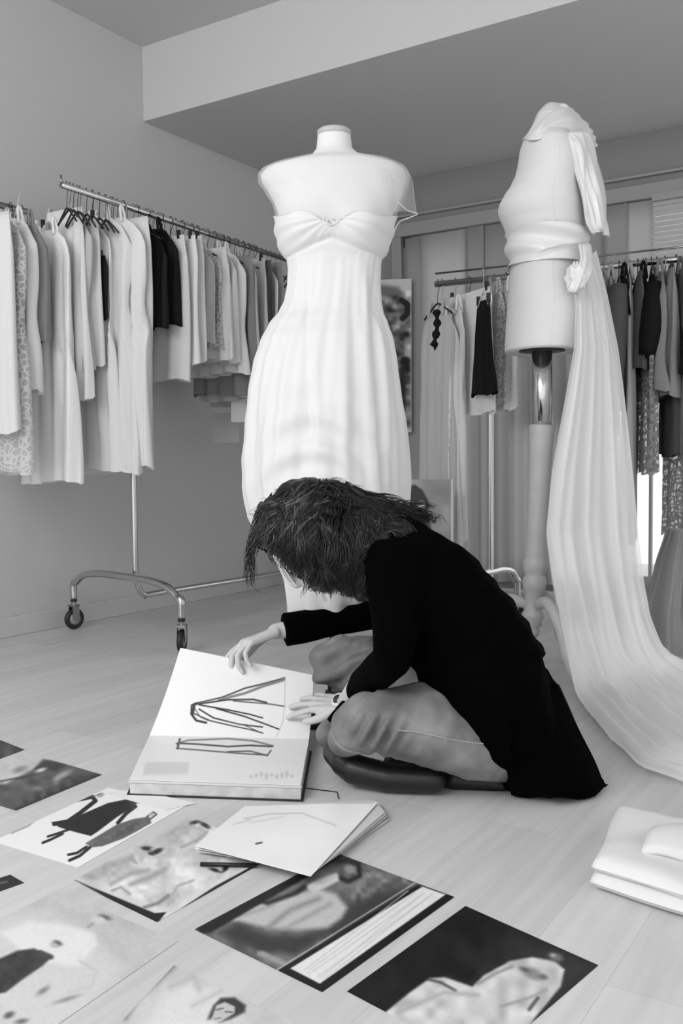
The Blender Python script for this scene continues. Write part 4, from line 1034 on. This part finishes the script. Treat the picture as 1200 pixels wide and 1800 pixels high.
train_grid(tr3, seed=3, amp=.02, m=M['tulle2'], parent=train, name='train_layer')
# gown spreading at the right edge
side = empty('hanging_gown', on_z(1230, 1150, 0)+UP*0, 'sheer grey gown spreading to the floor at the right edge of photo', 'dress')
g = []
for i in range(40):
    t = i/39; row = []
    for j in range(60):
        u = j/59; x0 = interp([(0, 1182, 1250), (.3, 1160, 1270), (.6, 1140, 1300), (1, 1128, 1360)], t)
        px = x0[0]+(x0[1]-x0[0])*u; py = 930+250*t
        row.append(at(px, py, 3.45-.15*t)+FW*(.03*math.sin(u*17+2*t)+.02*math.sin(u*31)))
        if row[-1].z < .015: row[-1].z = .015
    g.append(row)
sheet('sheer_skirt', g, M['shg'], side)
g2 = [[p+FW*.05 for p in r_] for r_ in g]
sheet('skirt_lining', g2, M['g1'], side)

# ------------------------------------------------------------------ pictures behind
pic = [on_y(x_, y_, YW-.09) for x_, y_ in ((664, 492), (723, 490), (723, 760), (664, 760))]
o = painted('wall_poster', pic, [('p', [(664, 500), (700, 505), (722, 530), (722, 760), (664, 760)], .45, 12), ('n', [(664, 520), (722, 520), (722, 760), (664, 760)], .28, 5, 12), ('n', [(664, 520), (722, 520), (722, 760), (664, 760)], .2, 5, 7), ('l', [(706, 528), (716, 535), (716, 552), (708, 560)], .06, 4, 5), ('e', (718, 516, 5, 6, 0), .95, 4), ('e', (712, 635, 8, 8, 0), .08, 6), ('l', [(708, 655), (708, 720)], .15, 8, 5)], .82, None, (60, 140), thick=.004)
tag(o, 'tall dark patterned poster with white top beside the big white gown', 'poster')
pb = [at(713, 843, 3.75), at(797, 843, 3.75), on_z(797, 1138, .003), on_z(713, 1138, .003)]
o = painted('photo_board', pb, [('n', [(713, 843), (797, 843), (797, 1100), (713, 1100)], .08, 3, 16), ('p', [(713, 858), (728, 852), (742, 862), (752, 880), (752, 905), (735, 925), (713, 925)], .20, 4), ('e', (740, 890, 8, 9, .4), .82, 4), ('l', [(736, 888), (742, 886)], .3, 2, 1), ('l', [(794, 843), (794, 1100)], .9, 1.5, 1.5)], .60, None, (60, 120), thick=.006)
tag(o, 'grey photo board showing a dark-haired head behind the person', 'photo board')

# ------------------------------------------------------------------ the person
def blob(parts, voxel, name, m, parent, smooth=6, fac=.5, extra=None, disp=None):
    bm = bmesh.new()
    for pr in parts:
        (p0, r_0, p1, r_1) = pr[:4]
        p0 = Vector(p0); p1 = Vector(p1); L = (p1-p0).length
        N = max(1, int(L/(min(r_0, r_1)*.35))) if L > 1e-6 else 0
        N = min(N, 40)
        for k in range(N+1):
            t = k/max(1, N); c = p0.lerp(p1, t); r_ = r_0+(r_1-r_0)*t
            bmesh.ops.create_icosphere(bm, subdivisions=2, radius=r_*1.02, matrix=Matrix.Translation(c))
    if extra:
        for hull in extra:
            vs_ = [bm.verts.new(p) for p in hull]
            bmesh.ops.convex_hull(bm, input=vs_)
    me = bpy.data.meshes.new('tmp'); bm.to_mesh(me); bm.free()
    o = bpy.data.objects.new('tmp', me); C.objects.link(o)
    rm = o.modifiers.new('r', 'REMESH'); rm.mode = 'VOXEL'; rm.voxel_size = voxel; rm.use_smooth_shade = True
    sm = o.modifiers.new('s', 'SMOOTH'); sm.factor = fac; sm.iterations = smooth
    dg = bpy.context.evaluated_depsgraph_get(); dg.update()
    me2 = bpy.data.meshes.new_from_object(o.evaluated_get(dg))
    bpy.data.objects.remove(o); bpy.data.meshes.remove(me)
    me2.name = name
    n = len(me2.vertices); cs = np.zeros(n*3); me2.vertices.foreach_get('co', cs); cs = cs.reshape(-1, 3)
    if disp:
        ns_ = np.zeros(n*3); me2.vertices.foreach_get('normal', ns_); ns_ = ns_.reshape(-1, 3)
        dd_ = np.array([disp(Vector(a)) for a in cs]); cs = cs+ns_*dd_[:, None]
    cs[:, 2] = np.maximum(cs[:, 2], .002)
    off = np.array(wl(parent)) if parent else np.zeros(3)
    cs = cs-off
    me2.vertices.foreach_set('co', cs.ravel())
    me2.materials.clear(); me2.materials.append(m)
    me2.polygons.foreach_set('use_smooth', [True]*len(me2.polygons)); me2.update()
    ob = bpy.data.objects.new(name, me2); C.objects.link(ob)
    if parent: ob.parent = parent
    return ob
def chain(pts):
    return [(pts[i][0], pts[i][1], pts[i+1][0], pts[i+1][1]) for i in range(len(pts)-1)]
A = at
root = empty('person', on_z(820, 1385, 0), 'person in black cardigan and jeans with dark curly hair sitting bent over the open book', 'person')
# hands
def hand(W, ydir, ndir, mirror, curls, scale=1.0, spread=(.12, .03, -.06, -.16), thumb=None):
    """W wrist; ydir fingers; ndir back of hand; thumb on +x side when mirror=1"""
    y = ydir.normalized(); z = (ndir-y*ndir.dot(y)).normalized(); x = y.cross(z)*mirror
    def L(a, b, c): return W+(x*a+y*b+z*c)*scale
    segs = []
    kn_ = [(.027, .082, .002), (.008, .087, .004), (-.011, .083, .002), (-.028, .074, -.002)]
    lens = [(.040, .024, .019), (.044, .027, .020), (.041, .025, .019), (.032, .019, .017)]
    # palm
    for (a, b, c) in kn_:
        segs.append((L(a*.55, .004, -.002), .0145*scale, L(a*.8, .045, -.001), .0125*scale)); segs.append((L(a*.8, .045, -.001), .0125*scale, L(a, b, c), .0098*scale))
    tips = []
    for i in range(4):
        p = L(*kn_[i]); th_ = 0; r_ = [.0088, .0092, .0088, .0078][i]*scale
        dirx = spread[i]
        for j in range(3):
            th_ += curls[i][j]
            d = (y*math.cos(th_)-z*math.sin(th_)+x*dirx*(1 if j == 0 else .8)).normalized()
            q = p+d*lens[i][j]*scale
            r2 = r_*.92
            segs.append((p, r_, q, r2)); p = q; r_ = r2
        tips.append(p)
    tm = thumb or [(.018, .018, -.004), (.042, .045, -.008), (.052, .072, -.012), (.052, .096, -.016)]
    tr_ = [.013, .0115, .0100, .0088]
    for i in range(3): segs.append((L(*tm[i]), tr_[i]*scale, L(*tm[i+1]), tr_[i+1]*scale))
    return segs, tips
# near (left) hand on the page
pn = (c2-c3).cross(e1-c2).normalized()
if pn.z < 0: pn = -pn
def page_hit(px, py):
    r = ray(px, py); return CO+r*((c2-CO).dot(pn)/r.dot(pn))
Tn = page_hit(514, 1237)+pn*.010
Wn = along(603, 1240, Tn, .178, False)
print('NEAR HAND', Tn, Wn, 'depths', (Tn-CO).dot(CF), (Wn-CO).dot(CF), 'pn', pn)
sN, tN = hand(Wn, Tn-Wn, pn, -1, [(.10, .12, .1), (.05, .12, .1), (.05, .12, .1), (.10, .15, .1)], 1.0, spread=(.30, .08, -.12, -.34))
# far (right) hand on the page's upper edge
dFh = (e0.lerp(e1, .4)-CO).dot(CF)
WF = A(484, 1110, dFh+.03); TF = A(392, 1156, dFh-.02)
print('FAR HAND', WF, TF, (TF-WF).length)
sF, tF = hand(WF, TF-WF+UP*.015, UP+FW*.15-RT*.2, 1, [(.30, .22, .15), (.50, .60, .5), (.60, .70, .5), (.65, .75, .5)], 1.05, spread=(.05, .0, -.05, -.1), thumb=[(.018, .018, -.004), (.040, .045, -.012), (.046, .078, -.030), (.038, .104, -.044)])
# head
hc = A(545, 948, 2.10)
fdir = (-RT*.62-UP*.78+FW*.02).normalized()          # where the face points
hup = (-RT*.75+UP*.60).normalized(); hup = (hup-fdir*hup.dot(fdir)).normalized(); hs = fdir.cross(hup)
def Hd(f_, u, s_=0): return hc+fdir*f_+hup*u+hs*s_
neckb = A(668, 985, 2.12)
head = [(Hd(-.015, .03), .082, Hd(.012, .02), .078), (Hd(.02, -.02), .066, Hd(.035, -.055), .050), (Hd(.045, -.085), .030, Hd(.05, -.092), .028),
        (Hd(.082, .0), .012, Hd(.100, -.030), .011), (Hd(.098, -.036), .012, Hd(.094, -.038), .012), (Hd(.08, -.064), .014, Hd(.082, -.066), .013), (Hd(.084, -.052), .012, Hd(.083, -.052), .012),
        (Hd(.074, .022, .028), .014, Hd(.074, .022, -.028), .014), (Hd(.0, -.01, .078), .014, Hd(-.008, .015, .082), .012), (Hd(.0, -.01, -.078), .014, Hd(-.008, .015, -.082), .012),
        (Hd(-.02, -.05), .055, neckb, .055)]
# forearm skin
elN = A(690, 1158, 1.88); elF = A(690, 1074, dFh+.12)
arms = [(Wn-(Tn-Wn).normalized()*.004, .023, Wn.lerp(elN, .35), .032), (WF-(TF-WF).normalized()*.0, .022, WF.lerp(elF, .35), .032)]
ankle = [(A(582, 1294, 2.32), .018, A(586, 1314, 2.27), .020)]
shirtc = [(neckb, .055, A(700, 1010, 2.12), .08)]
kneeN = A(645, 1266, 1.97)
body_in = [(A(750, 1060, 2.12), .08, A(860, 1200, 2.12), .09), (A(700, 1010, 2.12), .08, A(750, 1060, 2.12), .08)]
legs_in = [(A(860, 1220, 2.1), .07, A(860, 1300, 2.06), .055), (A(860, 1300, 2.06), .055, kneeN, .045), (A(860, 1230, 2.2), .06, A(610, 1165, 2.43), .04), (A(604, 1165, 2.45), .04, A(622, 1235, 2.44), .028), (A(622, 1235, 2.44), .028, A(578, 1292, 2.30), .022), (kneeN, .035, A(612, 1292, 2.04), .02)]
arm_in = [(A(700, 1000, 2.0), .045, elN, .033), (elN, .033, Wn.lerp(elN, .35), .030), (A(700, 1000, 2.26), .045, elF, .033), (elF, .033, WF.lerp(elF, .35), .030), (A(700, 1000, 2.0), .045, A(700, 1000, 2.26), .045)]
blob(head+arms+ankle+shirtc+body_in+legs_in+arm_in+sN+sF, .0032, 'body', M['skin'], root, smooth=4)
# nails on near hand are hidden by tone; eyes and brows on the face
for s_ in (-1, 1):
    MB().lathe(Hd(.076, .004, .03*s_), [(.001, -.011), (.008, -.008), (.011, 0), (.008, .008), (.001, .011)], 16, fdir).build('eye', M['paper'], root)
# jeans
def denim_fold(p):
    px, py, d = to_px(p); v = .0035*noise.noise(p*16)
    if 600 < px < 735 and 1235 < py < 1335:
        v += .012*math.sin((px-640)*.23+(py-1280)*.13)*math.exp(-((px-668)/38)**2-((py-1290)/30)**2)
    if px < 660 and py < 1215: v += .007*math.sin((py+.35*px)*.16+2*noise.noise(p*14))
    v += .003*math.exp(-((py-(1284+.10*(px-700)-.0004*(px-800)**2))/2.5)**2) if px > 690 else 0
    return v
jn = [(A(876, 1312, 2.05), .080, A(838, 1302, 2.02), .085), (A(838, 1302, 2.02), .085, A(740, 1270, 1.98), .087), (A(740, 1270, 1.98), .087, A(648, 1266, 1.97), .063),
      (A(648, 1266, 1.97), .062, A(628, 1278, 1.99), .058), (A(634, 1272, 1.98), .058, A(606, 1298, 2.05), .040), (A(640, 1285, 2.03), .05, A(600, 1302, 2.05), .030),
      (A(850, 1240, 2.2), .09, A(720, 1190, 2.34), .078), (A(720, 1190, 2.34), .078, A(604, 1162, 2.43), .070), (A(604, 1160, 2.43), .070, A(585, 1168, 2.43), .062), (A(604, 1172, 2.46), .048, A(622, 1235, 2.44), .042), (A(622, 1235, 2.44), .042, A(578, 1292, 2.30), .034),
      (A(870, 1300, 2.2), .085, A(850, 1280, 2.1), .085)]
jeans = blob(jn, .006, 'jeans', M['jeans'], root, smooth=8, disp=denim_fold)
# outer seam of jeans
def surf_line(ob, pts, off=.001):
    out = []
    dg = bpy.context.evaluated_depsgraph_get()
    base = wl(ob)
    for px, py in pts:
        r = ray(px, py).normalized(); ok, loc, nr, ix = ob.ray_cast(CO-base, r)
        if ok: out.append(loc+base+nr*off)
    return out
bpy.context.view_layer.update()
sl = surf_line(jeans, [(700, 1283), (730, 1286), (760, 1292), (790, 1299), (820, 1304), (850, 1307), (880, 1305), (900, 1300)])
if len(sl) > 3:
    s_ = MB(); S = spline(sl, 8)
    for i in range(0, len(S)-1): s_.tube([S[i], S[i].lerp(S[i+1], .75)], .0012, 5)
    s_.build('outer_seam', M['stitch'], jeans)
sl = surf_line(jeans, [(588, 1292), (592, 1304), (602, 1314), (616, 1320), (634, 1322)])
if len(sl) > 2: MB().tube(spline(sl, 5), .0035, 8).build('trouser_hem', M['jeans'], jeans)
# boots
bt_ = [(A(622, 1352, 2.07), .034, A(680, 1366, 2.045), .032), (A(680, 1366, 2.045), .032, A(760, 1370, 2.03), .030), (A(604, 1342, 2.09), .030, A(622, 1352, 2.07), .034), (A(604, 1340, 2.09), .030, A(592, 1322, 2.16), .034)]
blob(bt_, .005, 'boot', M['boot'], root, smooth=6)
b2_ = [(A(700, 1345, 2.10), .036, A(800, 1368, 2.10), .036), (A(800, 1368, 2.08), .030, A(880, 1378, 2.07), .026)]
blob(b2_, .005, 'boot', M['boot'], root, smooth=6)
# cardigan
def knit(p):
    px, py, d = to_px(p); v = .004*noise.noise(p*11)
    if px > 900 and py > 1150: v += .009*math.sin((px-py*.55)*.055+2*noise.noise(p*5))
    return v
tor = []
for dz in (2.03, 2.22):
    tor += chain([(A(702, 990, dz), .105), (A(760, 1042, dz), .120), (A(812, 1112, dz), .132), (A(858, 1195, dz), .140), (A(885, 1262, dz-.0), .118)])
tor += chain([(A(702, 990, 2.03), .105), (A(702, 990, 2.22), .105)]) + chain([(A(812, 1112, 2.03), .132), (A(812, 1112, 2.22), .132)]) + chain([(A(858, 1195, 2.03), .14), (A(858, 1195, 2.22), .14)])
tor += [(neckb, .066, A(700, 985, 2.12), .10)]
sl_ = chain([(A(700, 990, 1.98), .080), (A(696, 1085, 1.93), .052), (elN, .042), (Wn.lerp(elN, .5)+UP*.006, .037), (Wn.lerp(elN, .36), .032)])
sl_ += [(Wn.lerp(elN, .34)-UP*.010, .024, at(574, 1276, (Wn-CO).dot(CF)+.03), .012)]
sl_ += chain([(A(690, 1000, 2.27), .08), (A(700, 1045, 2.42), .056), (elF, .046), (WF.lerp(elF, .5), .043), (WF.lerp(elF, .26), .040)])
cf_ = WF.lerp(elF, .07); cd_ = (elF-WF).normalized()
hullc = [[A(880, 1180, 1.98), A(986, 1195, 2.0), A(998, 1258, 2.0), A(985, 1200, 2.25), A(900, 1250, 2.3), A(905, 1310, 1.96),
          on_z(884, 1388, .004), on_z(965, 1413, .004), on_z(1075, 1388, .004), on_z(1040, 1340, .03), on_z(1000, 1290, .10), on_z(965, 1405, .03), on_z(900, 1382, .04)],
         [A(905, 1150, 2.0), A(968, 1168, 2.05), A(985, 1200, 2.05), A(985, 1262, 2.0), A(920, 1280, 2.0), A(975, 1220, 2.2)]]
cring = []
cx_ = cd_.orthogonal().normalized(); cy_ = cd_.cross(cx_)
for rr_, tt_ in ((.047, 0), (.043, .12)):
    cring += [cf_+cd_*tt_+cx_*rr_*math.cos(a*PI/6)+cy_*rr_*math.sin(a*PI/6) for a in range(12)]
hullc.append(cring)
blob(tor+sl_, .006, 'cardigan', M['sweat'], root, smooth=5, extra=hullc, disp=knit)
# watch
wd = (Tn-Wn).normalized(); wc = Wn-wd*.006
zz_ = (pn-wd*pn.dot(wd)).normalized()
wt = empty('wristwatch_tmp', wc); bpy.data.objects.remove(wt)
wa = MB().torus(wc, wd, .0275, .0055, 28, 8).build('wristwatch', M['watch'], root)
toC = (CO-wc); toC = (toC-wd*toC.dot(wd)).normalized(); zz_ = (zz_+toC).normalized()
MB().lathe(wc+zz_*.027, [(.014, -.002), (.0185, 0), (.0185, .006), (.015, .008)], 24, zz_).build('watch_case', M['watch'], wa)
MB().lathe(wc+zz_*.0352, [(.0115, 0), (.0115, .0006)], 24, zz_).build('watch_face', M['wface'], wa)

# hair: one dense core and many curls
core = [(Hd(-.03, .035), .095, Hd(-.005, .03), .092), (A(520, 905, 2.10), .068, A(575, 900, 2.12), .075), (A(500, 930, 2.06), .058, A(534, 982, 2.03), .040), (A(560, 960, 2.03), .062, A(570, 1005, 2.03), .048), (A(575, 900, 2.12), .072, A(650, 925, 2.12), .072), (A(650, 925, 2.12), .072, A(725, 925, 2.12), .042),
        (A(600, 980, 2.03), .07, A(650, 1010, 2.02), .06), (A(640, 950, 2.03), .06, A(690, 965, 2.0), .06), (A(490, 905, 2.12), .045, A(478, 935, 2.12), .045), (A(540, 900, 2.16), .08, A(640, 930, 2.22), .08)]
def hd(p): return .006*noise.noise(p*28)+.004*noise.noise(p*60)
hairo = blob(core, .005, 'hair', M['hair'], root, smooth=5, disp=hd)
hr = random.Random(11)
def strand(P0, P1, P2, curl, turns, r_, mb, n=16):
    a = hr.uniform(0, 6.28); pts = []
    d = (P2-P0).normalized(); u = d.orthogonal().normalized(); v = d.cross(u)
    for i in range(n+1):
        t = i/n; p = P0*(1-t)**2+P1*2*t*(1-t)+P2*t*t
        an = a+turns*2*PI*t; c_ = curl*(t**.7)
        pts.append(p+u*math.cos(an)*c_+v*math.sin(an)*c_)
    mb.tube(pts, [r_*(1-.65*(i/n)**2) for i in range(n+1)], 3, caps=False)
bpy.context.view_layer.update()
hbase = wl(hairo)
def on_hair(px, py, last=None):
    r = ray(px, py).normalized(); ok, loc, nr, ix = hairo.ray_cast(CO-hbase, r)
    if ok: return loc+hbase, nr
    d = (last-CO).dot(CF) if last is not None else 2.08
    return A(px, py, d), -r
def lock(a, b, c, amp, turns, lift, r_, mb, ph, n=22): curl_on(a, b, c, amp, turns, lift, r_, mb, n, ph)
def curl_on(a, b, c, amp, turns, lift, r_, mb, n=22, ph=None):
    ph = hr.uniform(0, 6.28) if ph is None else ph; pts = []; last = None
    L = math.hypot(c[0]-a[0], c[1]-a[1])+1e-6; nx, ny = -(c[1]-a[1])/L, (c[0]-a[0])/L
    for i in range(n+1):
        t = i/n; x = a[0]*(1-t)**2+b[0]*2*t*(1-t)+c[0]*t*t; y = a[1]*(1-t)**2+b[1]*2*t*(1-t)+c[1]*t*t
        w_ = amp*(.3+.7*t)*math.sin(ph+turns*2*PI*t)
        p, nr = on_hair(x+nx*w_, y+ny*w_, last); last = p
        pts.append(p+nr*(lift+.004*math.cos(ph+turns*2*PI*t)))
    for _ in range(2): pts = [pts[0]]+[(pts[k-1]+pts[k]*2+pts[k+1])/4 for k in range(1, n)]+[pts[-1]]
    mb.tube(pts, [r_*(1-.7*(i/n)**2) for i in range(n+1)], 3, caps=False)
mbs = [MB(), MB()]
tops = [(440, 925), (455, 900), (490, 866), (530, 850), (570, 845), (610, 854), (660, 880), (710, 892), (770, 905)]
ytop_ = lambda x: interp(tops, x)[0]
for k in range(330):
    reg = hr.random()
    if reg < .36:
        x = hr.uniform(470, 590); R0 = (x, ytop_(x)+hr.uniform(4, 45)); ang = hr.random()
        E = (452+ang*90+hr.uniform(-8, 8), 938+ang*72+hr.uniform(-40, 6)); Md = (R0[0]*.55+E[0]*.45-12, R0[1]*.5+E[1]*.5-16)
    elif reg < .74:
        x = hr.uniform(520, 670); R0 = (x, ytop_(x)+hr.uniform(6, 90)); E = (x+hr.uniform(-25, 75), hr.uniform(940, 1058)); Md = ((R0[0]+E[0])/2+hr.uniform(-30, 20), (R0[1]+E[1])/2)
    else:
        x = hr.uniform(540, 680); R0 = (x, ytop_(x)+hr.uniform(2, 50)); E = (hr.uniform(650, 765), hr.uniform(885, 985)); Md = ((R0[0]+E[0])/2, min(R0[1], E[1])+hr.uniform(0, 25))
    am_, tu, li_ = hr.uniform(3, 11), hr.uniform(.8, 2.6), hr.uniform(.001, .012)
    light = hr.random() < (.55 if (R0[0]+E[0])/2 < 585 and E[1] < 1030 else .10)  # painted light: more pale locks on the lit left and top
    st0 = hr.getstate(); ph0 = hr.uniform(0, 6.28)
    for q in range(9):
        jx, jy = hr.uniform(-5, 5), hr.uniform(-4, 4); jt = hr.uniform(.5, 1.5)
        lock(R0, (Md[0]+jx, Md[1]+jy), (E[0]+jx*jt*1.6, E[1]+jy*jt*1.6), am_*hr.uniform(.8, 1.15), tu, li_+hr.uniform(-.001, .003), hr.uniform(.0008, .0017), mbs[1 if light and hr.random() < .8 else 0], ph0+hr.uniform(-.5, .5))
for k in range(300):   # loose wisps on the outline
    x = 450+hr.random()*315; y = ytop_(x)
    curl_on((x, y+16), (x+hr.uniform(-14, 18), y-hr.uniform(0, 12)), (x+hr.uniform(-24, 34), y+hr.uniform(-6, 16)), hr.uniform(1, 5), hr.uniform(1, 3), .003, .0008, mbs[0], 14)
for k in range(500):   # far side of the head
    x = hr.uniform(460, 700); y = hr.uniform(870, 980)
    P = []; ph = hr.uniform(0, 6)
    for i in range(14):
        xx = x+hr.uniform(-1, 1)+6*math.sin(ph+i*.9)-i*1.5; yy = y+i*6
        o_ = A(xx, yy, 2.6); ok, loc, nr, ix = hairo.ray_cast(o_-hbase, (CO-o_).normalized())
        if ok: P.append(loc+hbase+nr*.006)
    if len(P) > 5: mbs[0].tube(P, .0015, 3, caps=False)
for k in range(60):    # front lock hanging free
    x = hr.uniform(436, 468); P0 = A(x+8, hr.uniform(915, 950), 2.08); E = A(hr.uniform(428, 450), hr.uniform(975, 1035), 2.07)
    P1 = A(hr.uniform(424, 440), 960, 2.07); strand(P0, P1, E, hr.uniform(.001, .005), hr.uniform(.5, 2), .0011, mbs[0])
strand(A(440, 1010, 2.07), A(442, 1040, 2.07), A(462, 1044, 2.07), .002, 1, .0007, mbs[0])
mbs[0].build('hair_curls', M['hair'], hairo)
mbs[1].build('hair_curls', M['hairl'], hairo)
